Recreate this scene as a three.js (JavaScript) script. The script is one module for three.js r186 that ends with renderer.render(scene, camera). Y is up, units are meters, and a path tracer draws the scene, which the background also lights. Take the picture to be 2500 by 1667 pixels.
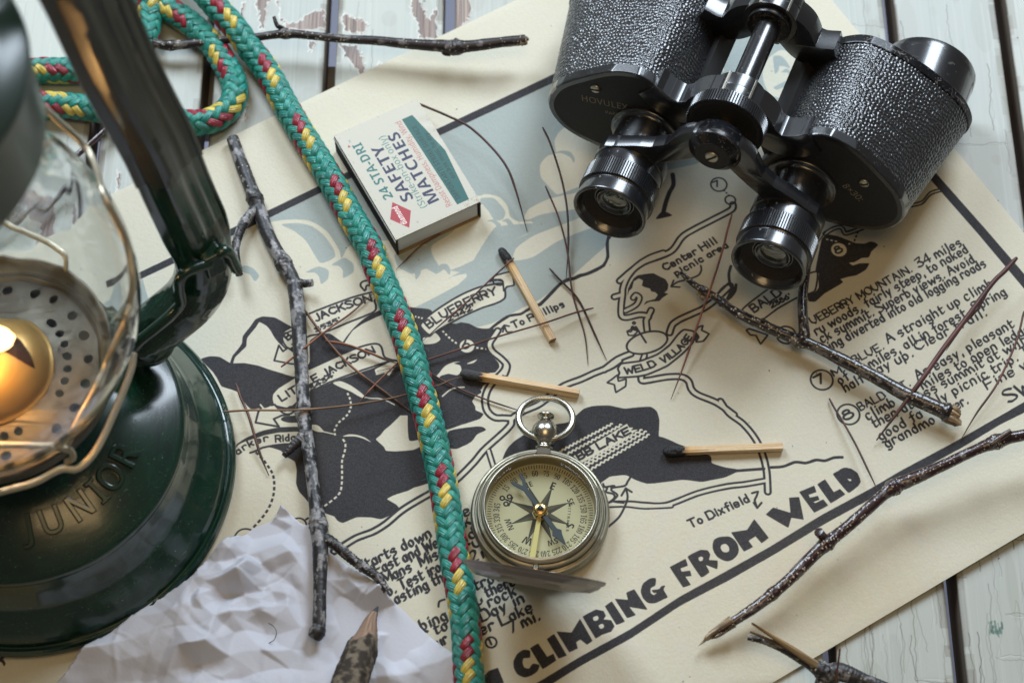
import * as THREE from 'three';
import { mergeGeometries, mergeVertices, toCreasedNormals } from 'three/addons/utils/BufferGeometryUtils.js';
import { RoundedBoxGeometry } from 'three/addons/geometries/RoundedBoxGeometry.js';
import { RectAreaLightUniformsLib } from 'three/addons/lights/RectAreaLightUniformsLib.js';
import { FontLoader } from 'three/addons/loaders/FontLoader.js';
import { TextGeometry } from 'three/addons/geometries/TextGeometry.js';

// ---------------------------------------------------------------- camera, light, exposure
const V3 = THREE.Vector3;
const scene = new THREE.Scene();
const TILT = THREE.MathUtils.degToRad(28), DIST = 0.825;
const camera = new THREE.PerspectiveCamera(18.93, 1024 / 682, 0.02, 20);
camera.position.set(0, DIST * Math.cos(TILT), DIST * Math.sin(TILT));
camera.lookAt(0, 0, 0);
camera.focus = 0.805;
camera.userData.fStop = 10;
camera.updateMatrixWorld();
const renderer = new THREE.WebGLRenderer({ antialias: true });
renderer.toneMapping = THREE.LinearToneMapping;
renderer.toneMappingExposure = 1.04;
renderer.shadowMap.enabled = true;
RectAreaLightUniformsLib.init();
// the room: a dim, warm surround, and a big cool window beyond the far side of the table
scene.background = new THREE.Color().setRGB(0.10, 0.095, 0.085);
function softbox(name, w, h, x, y, z, tx, ty, tz, color, power) {
  const l = new THREE.RectAreaLight(color, power, w, h);
  l.name = name; l.position.set(x, y, z); l.lookAt(tx, ty, tz); scene.add(l);
  return l;
}
const DAY = new THREE.Color().setRGB(0.84, 0.97, 1.11), LAMP = new THREE.Color().setRGB(1.0, 0.69, 0.34);
softbox('window_light', 0.34, 0.50, -0.38, 0.70, -0.66, -0.02, 0, -0.02, DAY, 14);
softbox('window_light_001', 0.34, 0.50, 0.36, 0.70, -0.66, 0.02, 0, -0.02, DAY, 14);
softbox('ceiling_light', 0.55, 0.45, 0.05, 1.25, 0.30, 0, 0, 0, LAMP, 3.9);

// ---------------------------------------------------------------- helpers
const mm = 0.001;
let seedState = 7;
const rnd = () => { seedState = (seedState + 0x6d2b79f5) | 0; let t = Math.imul(seedState ^ (seedState >>> 15), 1 | seedState); t = (t + Math.imul(t ^ (t >>> 7), 61 | t)) ^ t; return ((t ^ (t >>> 14)) >>> 0) / 4294967296; };
const rr = (a, b) => a + (b - a) * rnd();
const lerp = (a, b, t) => a + (b - a) * t, clamp = (x, a = 0, b = 1) => Math.min(b, Math.max(a, x)), smooth = (a, b, x) => { const t = clamp((x - a) / (b - a)); return t * t * (3 - 2 * t); };
const hash = (x, y, z) => { let h = Math.imul(x | 0, 374761393) ^ Math.imul(y | 0, 668265263) ^ Math.imul(z | 0, 2147483629); h = Math.imul(h ^ (h >>> 13), 1274126177); return ((h ^ (h >>> 16)) >>> 0) / 4294967296; };
function noise3(x, y, z) {
  const i = Math.floor(x), j = Math.floor(y), k = Math.floor(z), f = (t) => t * t * (3 - 2 * t), u = f(x - i), v = f(y - j), w = f(z - k);
  const a = (di, dj, dk) => hash(i + di, j + dj, k + dk);
  return lerp(lerp(lerp(a(0, 0, 0), a(1, 0, 0), u), lerp(a(0, 1, 0), a(1, 1, 0), u), v), lerp(lerp(a(0, 0, 1), a(1, 0, 1), u), lerp(a(0, 1, 1), a(1, 1, 1), u), v), w) * 2 - 1;
}
const fbm = (x, y, z, n = 4) => { let s = 0, a = 0.5; for (let o = 0; o < n; o++) { s += a * noise3(x, y, z); x *= 2.03; y *= 2.03; z *= 2.03; a *= 0.5; } return s; };
// a point of the place from where the photograph shows it (2500 x 1667) and how high it stands above the table, in mm
const RT = new V3(1, 0, 0), UPV = new V3(0, Math.sin(TILT), -Math.cos(TILT)), FWD = new V3(0, -Math.cos(TILT), -Math.sin(TILT)), F0 = 5000;
const ray = (px, py) => FWD.clone().addScaledVector(RT, (px - 1250) / F0).addScaledVector(UPV, (833.5 - py) / F0);
const at = (px, py, h = 0) => { const d = ray(px, py); return camera.position.clone().addScaledVector(d, (h * mm - camera.position.y) / d.y); };
const onPlane = (px, py, p, n) => { const d = ray(px, py); return camera.position.clone().addScaledVector(d, p.clone().sub(camera.position).dot(n) / d.dot(n)); };

const used = {};
const numbered = (n) => { const k = used[n] = (used[n] ?? -1) + 1; return k ? n + '_' + String(k).padStart(3, '0') : n; };
function tag(o, label, category, group, kind) {
  if (label) o.userData.label = label;
  if (category) o.userData.category = category;
  if (group) o.userData.group = group;
  if (kind) o.userData.kind = kind;
  return o;
}
function thing(name, label, category, pos = [0, 0, 0], group) {
  const o = new THREE.Group(); o.name = numbered(name); o.position.set(...pos); scene.add(o);
  return tag(o, label, category, group);
}
function part(name, geo, mat, parent, label) {
  const m = new THREE.Mesh(geo, mat); m.name = name; m.castShadow = m.receiveShadow = true; parent.add(m);
  if (label) m.userData.label = label;
  return m;
}
const gather = (list) => mergeGeometries(list.map((g) => { const c = g.index ? g.toNonIndexed() : g.clone(); for (const k of Object.keys(c.attributes)) if (!['position', 'normal', 'uv'].includes(k)) c.deleteAttribute(k); return c; }));
const lathe = (pts, seg = 96) => new THREE.LatheGeometry(pts.map(([r, y]) => new THREE.Vector2(Math.max(r, 0.00001) * mm, y * mm)), seg);
function crease(g, deg = 35) { return toCreasedNormals(g, THREE.MathUtils.degToRad(deg)); }
const std = (o) => new THREE.MeshStandardMaterial(o), phy = (o) => new THREE.MeshPhysicalMaterial(o);
const lin = (r, g, b) => new THREE.Color().setRGB(r, g, b);
// a tube of uneven thickness along points; radius(t, a) in metres; optional vertex colours color(t, a, p) -> [r, g, b]
function sweep(curve, n, m, radius, color, caps = true, uvScale) {
  const pos = [], uv = [], idx = [], col = [], P = curve.getSpacedPoints(n), len = curve.getLength();
  const T = P.map((p, i) => P[Math.min(n, i + 1)].clone().sub(P[Math.max(0, i - 1)]).normalize());
  let N = new V3(0, 1, 0); N.addScaledVector(T[0], -N.dot(T[0])).normalize();
  if (Math.abs(T[0].y) > 0.95) { N = new V3(1, 0, 0); N.addScaledVector(T[0], -N.dot(T[0])).normalize(); }
  for (let i = 0; i <= n; i++) {
    N.addScaledVector(T[i], -N.dot(T[i])).normalize();
    const B = T[i].clone().cross(N);
    for (let j = 0; j <= m; j++) {
      const a = (j % m) / m * Math.PI * 2, r = radius(i / n, a), p = P[i].clone().addScaledVector(N, Math.cos(a) * r).addScaledVector(B, Math.sin(a) * r);
      pos.push(p.x, p.y, p.z); uv.push(uvScale ? j / m * uvScale[0] : j / m, uvScale ? i / n * len * uvScale[1] : i / n);
      if (color) col.push(...color(i / n, a, p));
      if (i < n && j < m) { const q = i * (m + 1) + j; idx.push(q, q + m + 1, q + 1, q + 1, q + m + 1, q + m + 2); }
    }
  }
  if (caps) for (const e of [0, n]) {
    const c = pos.length / 3; pos.push(P[e].x, P[e].y, P[e].z); uv.push(0.5, e / n); if (color) col.push(...color(e / n, 0, P[e]));
    for (let j = 0; j < m; j++) { const q = e * (m + 1) + j; e ? idx.push(q, c, q + 1) : idx.push(q, q + 1, c); }
  }
  const g = new THREE.BufferGeometry();
  g.setAttribute('position', new THREE.Float32BufferAttribute(pos, 3)); g.setAttribute('uv', new THREE.Float32BufferAttribute(uv, 2));
  if (color) g.setAttribute('color', new THREE.Float32BufferAttribute(col, 3));
  g.setIndex(idx); g.computeVertexNormals();
  { // close the seam of the normals
    const nn = g.attributes.normal;
    for (let i = 0; i <= n; i++) { const a = i * (m + 1), b = a + m, v = new V3(nn.getX(a) + nn.getX(b), nn.getY(a) + nn.getY(b), nn.getZ(a) + nn.getZ(b)).normalize(); nn.setXYZ(a, v.x, v.y, v.z); nn.setXYZ(b, v.x, v.y, v.z); }
  }
  return g;
}
const curveThrough = (pts, closed = false, tension = 0.5) => new THREE.CatmullRomCurve3(pts, closed, 'catmullrom', tension);
function canvas(w, h) { const c = document.createElement('canvas'); c.width = w; c.height = h; return c; }
function canvasTexture(c, srgb = true) { const t = new THREE.CanvasTexture(c); if (srgb) t.colorSpace = THREE.SRGBColorSpace; t.wrapS = t.wrapT = THREE.RepeatWrapping; t.magFilter = THREE.LinearFilter; return t; }
function dataTexture(n, f, srgb = false) {
  const d = new Uint8Array(n * n * 4);
  for (let y = 0; y < n; y++) for (let x = 0; x < n; x++) { const v = f(x / n, y / n, x, y), o = (y * n + x) * 4; for (let c = 0; c < 3; c++) d[o + c] = clamp(Array.isArray(v) ? v[c] : v) * 255; d[o + 3] = 255; }
  const t = new THREE.DataTexture(d, n, n); t.wrapS = t.wrapT = THREE.RepeatWrapping; t.magFilter = THREE.LinearFilter; if (srgb) t.colorSpace = THREE.SRGBColorSpace; t.needsUpdate = true;
  return t;
}
// tileable noise for bumps
const tileNoise = (u, v, n, s) => { const x = u * n, y = v * n, i = Math.floor(x), j = Math.floor(y), f = (t) => t * t * (3 - 2 * t), a = (p, q) => hash((p % n + n) % n, (q % n + n) % n, s); return lerp(lerp(a(i, j), a(i + 1, j), f(x - i)), lerp(a(i, j + 1), a(i + 1, j + 1), f(x - i)), f(y - j)); };
// ---------------------------------------------------------------- lettering drawn stroke by stroke
// each letter: width, then strokes; a point is two characters (x, y) on a ten-high grid, '~' smooths a stroke, '@' draws a ring (centre, radii)
const GL = Object.fromEntries(`A7 003a70 1454|B6 000a ~0a4a58450505 ~054563624000|C7 ~7869493a18051240516172|D7 000a ~0a4a68727240300000|E6 0a00 0060 0a6a 0555|F6 000a 0a6a 0555|G7 ~784a18051240617275 7545|H7 000a 707a 0575|I2 101a|J5 ~5a53402011|K6 000a 6a04 2660|L6 0a00 0060|M8 000a 0a42 428a 8a80|N7 000a 0a70 707a|O8 @4545|P6 000a ~0a4a68645505|R6 000a ~0a4a68645505 3560|S6 ~694a1a0826456361302001|T7 0a7a 3a30|U7 ~0a034030637a|V7 0a30 307a|W9 0a20 2047 4770 709a|X7 0a70 7a00|Y7 0a35 7a35 3530|0 7 @3535|1 4 182a 2a20|2 6 ~083a5a6700 0060|3 6 ~095a5825264563613001|4 7 5a03 0373 5a50|5 6 6a1a 1a06 ~064664534020|6 6 ~5a260402 @3333|7 6 0a6a 6a20|8 6 @3822 @3333|9 6 @3733 ~6764510|a5 @2323 4640|b5 0a00 @2323|c5 ~453616031030 3041|d5 @2323 4a40|e5 0343 ~434526160503011030 3041|f4 ~4a3a292720 0646|g5 @2323 464y ~4y2x0y|h5 0a00 ~0426364440|i2 1610 1819|k5 0a00 4602 2340|l2 1a10|m8 0600 ~0416263440 ~4456667480|n5 0600 ~0416364440|o5 @2323|p5 060x @2323|r4 0600 ~04163645|s5 ~4536160433423010 01|t4 1911 ~112041 0646|u5 ~0602103042 4640|v5 0620 2046|w8 0620 2045 4560 6086|x5 0640 4600|y5 0620 461x|z5 0646 4600 0040|.2 1011|,2 111y|'2 1a18|-4 0444`.split('|').map((s) => { const [, ch, w, st] = /^(.) ?(\d) (.*)$/.exec(s); return [ch, [+w, st.split(' ')]]; }));
const gridY = (c) => (c === 'x' ? -3 : c === 'y' ? -2 : c === 'z' ? -1 : parseInt(c, 16));
function letters(g, str, X, Y, ex, ey, h, o = {}) {
  // g: canvas context; baseline runs from (X, Y) to (ex, ey); h: height of a capital. o.w: stroke width, o.nib: broad-nib width, o.bend: lift of the middle
  const gap = o.gap ?? 2.1, total = [...str].reduce((s, c) => s + (c === ' ' ? 3.6 : (GL[c] ?? [5])[0] + gap), -gap), L = Math.hypot(ex - X, ey - Y), kx = L / total, ky = h / 10, ang = Math.atan2(ey - Y, ex - X);
  let pen = 0;
  for (const c of str) {
    if (c === ' ') { pen += 3.6; continue; }
    const [w, strokes] = GL[c] ?? [5, []], mid = (pen + w / 2) * kx, t = mid / L, bend = o.bend ?? 0;
    const cx = X + (ex - X) * t + Math.sin(ang) * 4 * bend * t * (1 - t), cy = Y + (ey - Y) * t - Math.cos(ang) * 4 * bend * t * (1 - t);
    g.save(); g.translate(cx, cy); g.rotate(ang - Math.atan(4 * bend * (1 - 2 * t) / L) + (o.wob ? (hash(Math.round(cx), Math.round(cy), 3) - 0.5) * o.wob : 0));
    g.lineJoin = o.butt ? 'miter' : 'round'; g.lineCap = o.butt ? 'butt' : 'round';
    const nibs = o.nib ? [-1, -0.6, -0.2, 0.2, 0.6, 1] : [0];
    for (const nb of nibs) {
      g.lineWidth = o.nib ? o.nib * 0.45 : o.w;
      const dx = nb * (o.nib ?? 0) * 0.5 * 0.86, dy = -nb * (o.nib ?? 0) * 0.5 * 0.6;
      for (let s of strokes) {
        g.beginPath();
        const put = (i) => [(parseInt(s[i], 16) - w / 2) * kx + dx + (o.slant ?? 0) * gridY(s[i + 1]) * ky, -gridY(s[i + 1]) * ky + dy];
        if (s[0] === '@') { const px = (+s[1] - w / 2) * kx + (o.slant ?? 0) * s[2] * ky; g.ellipse(px + dx, -s[2] * ky + dy, s[3] * kx, s[4] * ky, 0, 0, 7); }
        else if (s[0] === '~') {
          s = s.slice(1); const p = []; for (let i = 0; i + 1 < s.length; i += 2) p.push(put(i));
          g.moveTo(...p[0]);
          for (let i = 0; i < p.length - 1; i++) { const a = p[Math.max(0, i - 1)], b = p[i], d = p[i + 1], e = p[Math.min(p.length - 1, i + 2)]; g.bezierCurveTo(b[0] + (d[0] - a[0]) / 6, b[1] + (d[1] - a[1]) / 6, d[0] - (e[0] - b[0]) / 6, d[1] - (e[1] - b[1]) / 6, ...d); }
        } else for (let i = 0; i + 1 < s.length; i += 2) i ? g.lineTo(...put(i)) : g.moveTo(...put(i));
        g.stroke();
      }
    }
    g.restore(); pen += w + gap;
  }
}

// ---------------------------------------------------------------- the printed map
const PA = THREE.MathUtils.degToRad(30.6), PU = new V3(Math.cos(PA), 0, -Math.sin(PA)), PV = new V3(Math.sin(PA), 0, Math.cos(PA));   // along the lettering, down the sheet
const PAPER = { u0: -272, u1: 208.5, v0: -145, v1: 172.5, h: 0.8 };   // mm
const MW = 2048, MS = MW / (PAPER.u1 - PAPER.u0), MH = Math.round(MS * (PAPER.v1 - PAPER.v0));
const mapCanvas = canvas(MW, MH), mg = mapCanvas.getContext('2d');
const INK = '#302f32', CREAM = '#cfcab6', SKYC = '#9fa8a3';
{
  const onMap = (px, py) => { const p = at(px, py, PAPER.h); return [(p.dot(PU) / mm - PAPER.u0) * MS, (p.dot(PV) / mm - PAPER.v0) * MS]; };
  let Z = [0, 0, 1];
  const zoom = (x, y, s) => { Z = [x, y, s]; };
  const T = (s) => s.split(' ').map((q) => { const [x, y] = q.split(',').map(Number); return onMap(Z[0] + x / Z[2], Z[1] + y / Z[2]); });
  const K = MS * 0.165;   // canvas pixels per photograph pixel, roughly
  function path(p, sm, close) {
    mg.beginPath(); mg.moveTo(...p[0]);
    const n = p.length, q = (i) => (close ? p[(i + n) % n] : p[clamp(i, 0, n - 1)]);
    for (let i = 0; i < (close ? n : n - 1); i++) {
      const a = q(i - 1), b = q(i), d = q(i + 1), e = q(i + 2), k = sm / 6;
      mg.bezierCurveTo(b[0] + (d[0] - a[0]) * k, b[1] + (d[1] - a[1]) * k, d[0] - (e[0] - b[0]) * k, d[1] - (e[1] - b[1]) * k, ...d);
    }
    if (close) mg.closePath();
  }
  const fill = (s, color, sm = 0.8) => { path(T(s), sm, true); mg.fillStyle = color; mg.fill(); };
  const line = (s, w, color = INK, sm = 1, dash) => { path(T(s), sm, false); mg.lineJoin = mg.lineCap = 'round'; mg.setLineDash(dash ? dash.map((d) => d * K) : []); if (dash) mg.lineCap = 'butt'; mg.lineWidth = w * K; mg.strokeStyle = color; mg.stroke(); mg.setLineDash([]); };
  const shape = (s, color, w, sm = 0.8, ink = INK) => { path(T(s), sm, true); mg.fillStyle = color; mg.fill(); mg.lineJoin = 'round'; mg.lineWidth = w * K; mg.strokeStyle = ink; mg.stroke(); };
  const road = (s, w = 20, inner = 9) => { line(s, w); roads.push([s, [...Z], inner]); };
  const roads = [], clearRoads = () => { for (const [s, z, w] of roads) { Z = z; line(s, w, CREAM); } roads.length = 0; };
  const write = (str, a, b, h, o = {}) => { const [p, q] = T(a + ' ' + b); mg.strokeStyle = o.color ?? INK; letters(mg, str, ...p, ...q, h * K, { ...o, w: (o.w ?? 4.5) * K, nib: o.nib ? o.nib * K : 0, bend: (o.bend ?? 0) * K }); };
  const ring = (c, r, w, color = INK, inside) => { const [p] = T(c); mg.beginPath(); mg.arc(...p, r / Z[2] * K, 0, 7); if (inside) { mg.fillStyle = inside; mg.fill(); } mg.lineWidth = w * K; mg.strokeStyle = color; if (w) mg.stroke(); };

  mg.fillStyle = CREAM; mg.fillRect(0, 0, MW, MH);
  // sky
  zoom(0, 0, 1);
  fill('330,690 640,540 1000,366 1339,207 1700,37 1838,-30 1960,90 1975,180 1940,250 1850,330 1700,400 1560,430 1520,520 1480,600 1390,680 1320,730 1200,790 1000,840 700,800 480,800 250,800', SKYC, 0);
  // clouds
  zoom(640, 180, 2.352);
  fill('-700,1050 -300,1000 -60,870 60,848 150,838 270,845 370,905 440,1010 455,1060 490,1000 560,960 700,960 800,950 1000,1000 1070,1045 1060,1120 1170,1150 1160,1190 900,1330 500,1500 0,1700 -500,1600', CREAM);
  fill('110,866 200,858 280,874 350,925 405,1000 418,1048 380,1075 333,1085 300,1040 250,960 185,905', SKYC);
  fill('250,1140 320,1108 378,1128 376,1178 338,1206 325,1165 300,1142', SKYC); fill('398,1098 440,1070 475,1058 520,1090 522,1138 466,1172 462,1130 440,1105', SKYC);
  fill('-150,1130 -100,1100 -50,1120 -20,1160 -45,1190 -75,1150', SKYC);
  fill('960,985 1060,1040 1052,1115 1000,1150 940,1120 860,1150 780,1110 760,1040 850,1000', SKYC, 0.4);
  fill('1200,720 1255,700 1290,692 1360,708 1408,758 1425,822 1480,850 1545,848 1562,878 1530,918 1400,975 1235,1062 1050,1130 970,1000 1100,900', CREAM);
  fill('1255,716 1300,712 1340,722 1395,790 1382,835 1335,842 1300,790 1258,742', SKYC); fill('1293,846 1330,838 1368,862 1370,890 1350,908 1342,872 1320,852', SKYC); fill('1376,846 1410,832 1440,860 1442,890 1420,918 1412,872 1398,852', SKYC);
  fill('1505,825 1535,775 1640,722 1770,690 1860,680 1870,760 1620,805 1530,838', CREAM);
  fill('1440,1062 1462,1000 1560,930 1700,875 1900,800 1990,780 2000,860 1880,890 1700,962 1560,1050 1470,1072', CREAM);
  fill('1600,590 1598,520 1640,470 1685,455 1680,380 1720,320 1820,280 2000,300 2050,500 1990,640 1850,640 1740,680 1690,690 1640,640', CREAM); fill('1668,458 1720,440 1770,448 1795,485 1788,510 1770,480 1720,455', SKYC);
  zoom(1700, 0, 7.35);
  fill('1250,1100 1500,900 1700,950 1900,1200 1980,1500 1700,1750 1350,1700 1200,1400', CREAM); fill('1390,1010 1520,1000 1620,1090 1690,1220 1600,1190 1500,1180 1480,1260 1420,1320 1400,1200', SKYC); fill('1530,1290 1620,1230 1720,1290 1730,1360 1680,1400 1650,1300', SKYC);
  line('380,1010 450,1100 490,1270', 5, CREAM); fill('180,1440 330,1300 430,1400 430,1700 100,1600', CREAM); fill('1400,1560 1680,1420 1720,1470 1480,1600', SKYC);
  zoom(900, 560, 4);
  fill('310,392 400,322 500,366 506,430 460,492 445,420 385,380', SKYC); fill('485,300 560,258 640,298 664,332 600,384 565,325', SKYC); fill('632,412 700,346 765,342 798,400 786,442 742,396 695,394', SKYC);
  fill('1240,-20 1040,275 1040,304 1280,200 1420,105 1680,-20 1640,-60', SKYC, 0.4); fill('780,490 810,462 950,432 952,470 880,540 1240,330 1240,270 1100,320 830,450', SKYC, 0.5);
  // skyline and the mountains of the middle
  line('1180,990 1290,900 1380,848 1490,830 1580,775 1680,730 1780,630 1870,540 1940,495 2010,480 2060,455 2140,435 2220,398 2300,350 2340,270 2335,150 2350,70', 10, INK);
  fill('1190,992 1300,905 1380,855 1490,838 1580,785 1690,742 1800,630 1880,545 1950,510 2020,492 2080,465 2150,445 2230,410 2310,360 2352,270 2352,100 2600,-100 2600,900 1300,1100', CREAM, 0.3);
  fill('300,760 480,768 600,785 720,900 850,922 900,908 980,920 1060,960 1130,970 1215,968 1235,1010 1190,1070 1168,1150 1190,1215 1265,1300 1275,1345 1235,1395 1160,1410 1100,1560 900,1600 560,1600 440,1300 380,1000', INK, 0.5);
  fill('660,1445 700,1385 750,1330 830,1295 895,1290 835,1308 895,1330 905,1385 870,1420 780,1440', CREAM); fill('960,1308 1058,1268 1030,1300 990,1312', CREAM); fill('1130,1500 1210,1470 1230,1530 1100,1600', CREAM);
  zoom(1050, 900, 4);
  fill('60,130 100,72 180,50 320,80 480,125 560,140 470,188 330,182 490,208 498,235 440,270 412,320 440,370 445,405 520,440 480,490 300,548 -200,700 -200,130', INK, 0.4); fill('120,700 200,602 430,565 510,568 542,598 460,640 400,712 260,780 150,760', INK);
  line('120,268 190,210 250,186 330,180', 4, CREAM); line('-40,620 150,600 290,570', 3, CREAM);
  // the mountains at the left
  zoom(480, 660, 4);
  fill('325,900 350,830 400,770 440,710 450,640 520,550 570,480 640,450 760,460 870,520 1010,600 1060,720 960,820 890,790 800,705 755,650 722,590 680,540 610,504 570,560 490,660 480,740 430,790 370,850 352,905', INK, 0.5);
  fill('40,870 120,840 220,845 330,905 460,905 600,930 700,965 820,1000 960,1035 1100,900 1100,700 1150,650 1210,618 1300,618 1400,685 1450,712 1560,752 1850,860 1960,880 2200,900 2300,1400 1100,1380 700,1350 610,1345 540,1360 500,1330 440,1260 400,1190 330,1160 240,1130 195,1050 150,985', INK, 0.5);
  line('1450,710 1500,640 1570,560 1680,470 1800,410 1900,380', 14); line('1490,665 1580,620', 7); fill('1440,712 1520,590 1620,520 1800,440 1900,470 2000,700 1990,880 1870,860 1700,800 1500,740', CREAM, 0.4);
  zoom(480, 940, 4);
  fill('1000,60 1330,0 2000,-60 2260,60 2060,150 1990,290 1900,380 1830,440 1790,490 1750,530 1825,600 1850,640 1960,645 2120,630 2300,560 2330,900 2250,960 2120,1000 2060,1030 1940,1068 1858,1110 1940,1160 1975,1200 1930,1252 1800,1305 1700,1290 1560,1290 1430,1342 1375,1322 1340,1280 1255,1250 1200,1180 1090,1140 1050,1095 1000,1040 970,960 975,830 955,745 860,690 820,640 700,605 560,640 640,590 860,565 970,560 970,450 1120,380', INK, 0.5);
  fill('560,260 760,200 900,300 1010,290 1010,420 780,420 640,450 480,520 380,590 300,640 300,300', CREAM, 0.4); fill('820,330 860,305 1010,298 1010,360 900,365 840,350', INK);
  fill('385,580 480,515 640,445 800,412 1000,408 1000,455 800,462 640,495 500,560 400,620', INK, 0.6); fill('395,592 480,545 640,500 800,466 990,455 1000,555 860,565 740,580 620,612 500,660 380,700', CREAM, 0.6);
  line('520,660 580,640 640,610 760,588 860,580', 5);
  fill('1120,390 1160,385 1200,405 1240,455 1180,455 1125,432', CREAM); fill('1330,-20 1400,-40 1500,0 1600,70 1650,122 1600,118 1500,62 1400,20', CREAM); line('1640,115 1700,128 1780,130 1850,150 1930,190', 3, CREAM); fill('1425,500 1480,480 1560,484 1640,510 1705,558 1620,520 1540,500', CREAM); line('1230,452 1330,475', 3, CREAM);
  line('1470,75 1500,150 1500,230 1460,300 1380,370 1345,440 1350,490', 5, CREAM, 1, [7, 5]); line('1425,525 1450,570 1445,640 1418,740 1418,860 1415,960 1400,1040 1350,1100 1235,1188', 5, CREAM, 1, [9, 5]);
  line('575,655 640,720 700,800 740,870 755,960 745,1080 700,1200 630,1300 540,1400', 5.5, INK, 1, [9, 6]); ring('470,1500', 100, 4); ring('990,1370', 75, 4); line('1065,1310 1085,1298', 5);
  write('arker', '400,680', '700,540', 17, { w: 4.2, bend: 6 }); write('Ridge', '770,555', '1020,530', 17, { w: 4.2 });
  road('1340,1620 1430,1568 1560,1490 1720,1430 1850,1350 1980,1240 2100,1160 2300,1045 2420,980', 20, 8);
  // name bands
  zoom(480, 660, 4);
  fill('840,640 870,590 1100,470 1500,340 1740,260 1790,330 1760,400 1500,500 1200,605 900,760 840,720', CREAM, 0.4);
  line('1010,460 1200,380 1500,270 1740,205', 5); line('930,720 1100,640 1230,610 1500,500 1720,410 1750,350 1735,300 1750,280', 5); line('920,590 860,620 835,670 870,740 930,790', 4); line('1640,200 1600,150 1620,110 1700,95', 5); line('1650,190 1660,150 1720,150', 5);
  write('JACKSON', '1160,500', '1710,300', 19, { w: 5.2, bend: 4 }); write("3535'", '1165,600', '1410,490', 11, { w: 4 }); write('B', '890,680', '930,650', 19, { w: 5 });
  shape('800,730 840,790 890,755 950,800 1000,920 910,910 755,880', CREAM, 4.5, 0);
  fill('740,1260 745,1210 800,1150 960,1050 1100,960 1400,820 1600,740 1740,712 1800,740 1830,850 1880,890 1700,960 1400,1060 1200,1140 1000,1260 900,1340 760,1310', CREAM, 0.4);
  line('1090,965 1400,825 1600,745 1740,715 1800,745 1830,840 1890,870 1950,880', 5); line('1090,1195 1250,1110 1400,1050 1700,945 1870,890 1740,960 1735,1000', 4.5); fill('1735,960 1830,920 1900,890 1960,900 1880,1025 1830,1000 1750,1020', CREAM, 0.4); line('1740,1010 1735,960 1840,910', 4.5);
  write('LITTLE JACKSON', '830,1275', '1740,800', 18, { w: 5, bend: 5 }); write("3434'", '1115,1170', '1360,1020', 11, { w: 4 });
  line('760,1310 840,1390 910,1400 965,1350 910,1330 860,1370', 5); line('640,1320 600,1380 572,1485 800,1525 750,1450 830,1415 900,1410', 5, INK, 0); line('620,1310 660,1350 720,1330', 4, CREAM);
  zoom(900, 560, 4);
  shape('505,930 580,850 700,760 900,640 1080,565 1230,535 1300,530 1330,580 1330,670 1250,720 1100,770 900,860 700,970 600,1030 530,980', CREAM, 5, 0.7);
  write('BLUEBERRY', '590,965', '1260,630', 21, { w: 5, bend: 8 }); write("2942'", '780,900', '1040,770', 12, { w: 4 });
  shape('1180,510 1240,450 1400,410 1420,545 1350,560 1320,600 1310,510 1240,490', CREAM, 4.5, 0.2); line('1215,480 1225,530 1290,545 1310,510 1280,490 1235,500', 4.5); fill('530,1060 600,1050 650,1010 700,1070 650,1110 540,1120', CREAM);
  line('720,990 800,1070 870,1120', 5, CREAM, 1, [6, 5]); line('1050,1155 1160,1170', 5, CREAM, 1, [6, 5]); line('450,850 530,870', 5, CREAM, 1, [4, 4]); ring('960,1140', 72, 0, INK, CREAM); write('6', '930,1170', '990,1145', 20, { w: 5 });
  write('To Phillips', '1420,965', '1920,750', 18, { w: 4.6 }); line('1310,1000 1325,940 1290,980 1325,935 1370,945', 4.5, INK, 0); line('1325,940 1350,1000 1400,1000', 4.5);
  // roads
  zoom(1050, 900, 4);
  road('200,1120 280,1060 420,920 520,800 640,690 740,600 790,540 800,485 900,420 1050,355 1130,300 1200,240 1320,160 1480,100 1600,45 1760,-20 1850,-80', 20, 9);
  road('800,485 720,480 640,478 580,440 545,380 540,270 590,160 720,20 740,-40', 20, 9); road('570,800 585,850 620,960', 16, 7);
  zoom(900, 560, 4);
  road('1330,1410 1350,1330 1290,1260 1205,1190 1180,1120 1220,1050 1260,990', 20, 9);
  zoom(1480, 620, 4);
  road('-20,1130 110,1030 240,975', 20, 9); road('620,770 650,690 720,640 830,590 940,540 1030,480 1120,400 1210,310', 20, 9); road('400,745 392,650 410,610 330,595 200,622 150,600 148,500 160,400 165,330 210,225 300,120 420,40 560,-10', 19, 9); road('410,610 440,550', 19, 9); road('80,420 150,400', 19, 9); road('190,555 290,500 325,430 290,400 265,430', 17, 8); road('350,1060 375,990', 17, 8);
  road('345,1180 350,1235 420,1230 600,1200 740,1200 805,1240 835,1320 900,1375 1080,1450 1250,1568', 20, 9);
  zoom(1330, 300, 3.0545);
  road('560,1180 640,1110 740,1040 940,960 1040,840 1240,730 1390,650 1405,610', 20, 9);
  zoom(1500, 1000, 2.351);
  road('610,-50 660,20 740,80 810,165 850,250 875,350 882,470', 19, 8); road('875,405 760,425 640,440 480,478 300,545 180,545 100,538 -10,538', 17, 7);
  zoom(1050, 900, 4); road('1730,1325 1880,1320 1960,1325 2100,1340 2352,1330', 17, 8);
  clearRoads();
  // the lake
  zoom(1050, 900, 4);
  fill('718,900 722,840 760,770 830,700 1000,595 1100,560 1340,522 1410,470 1500,392 1600,362 1750,358 1900,388 2000,378 2150,370 2215,415 2240,500 2235,650 2250,700 2330,745 2400,790 2600,900 2620,1080 2350,1075 2200,1115 2100,1100 1960,1045 1880,1035 1760,1050 1690,1095 1500,1200 900,1100', INK, 0.6);
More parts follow.
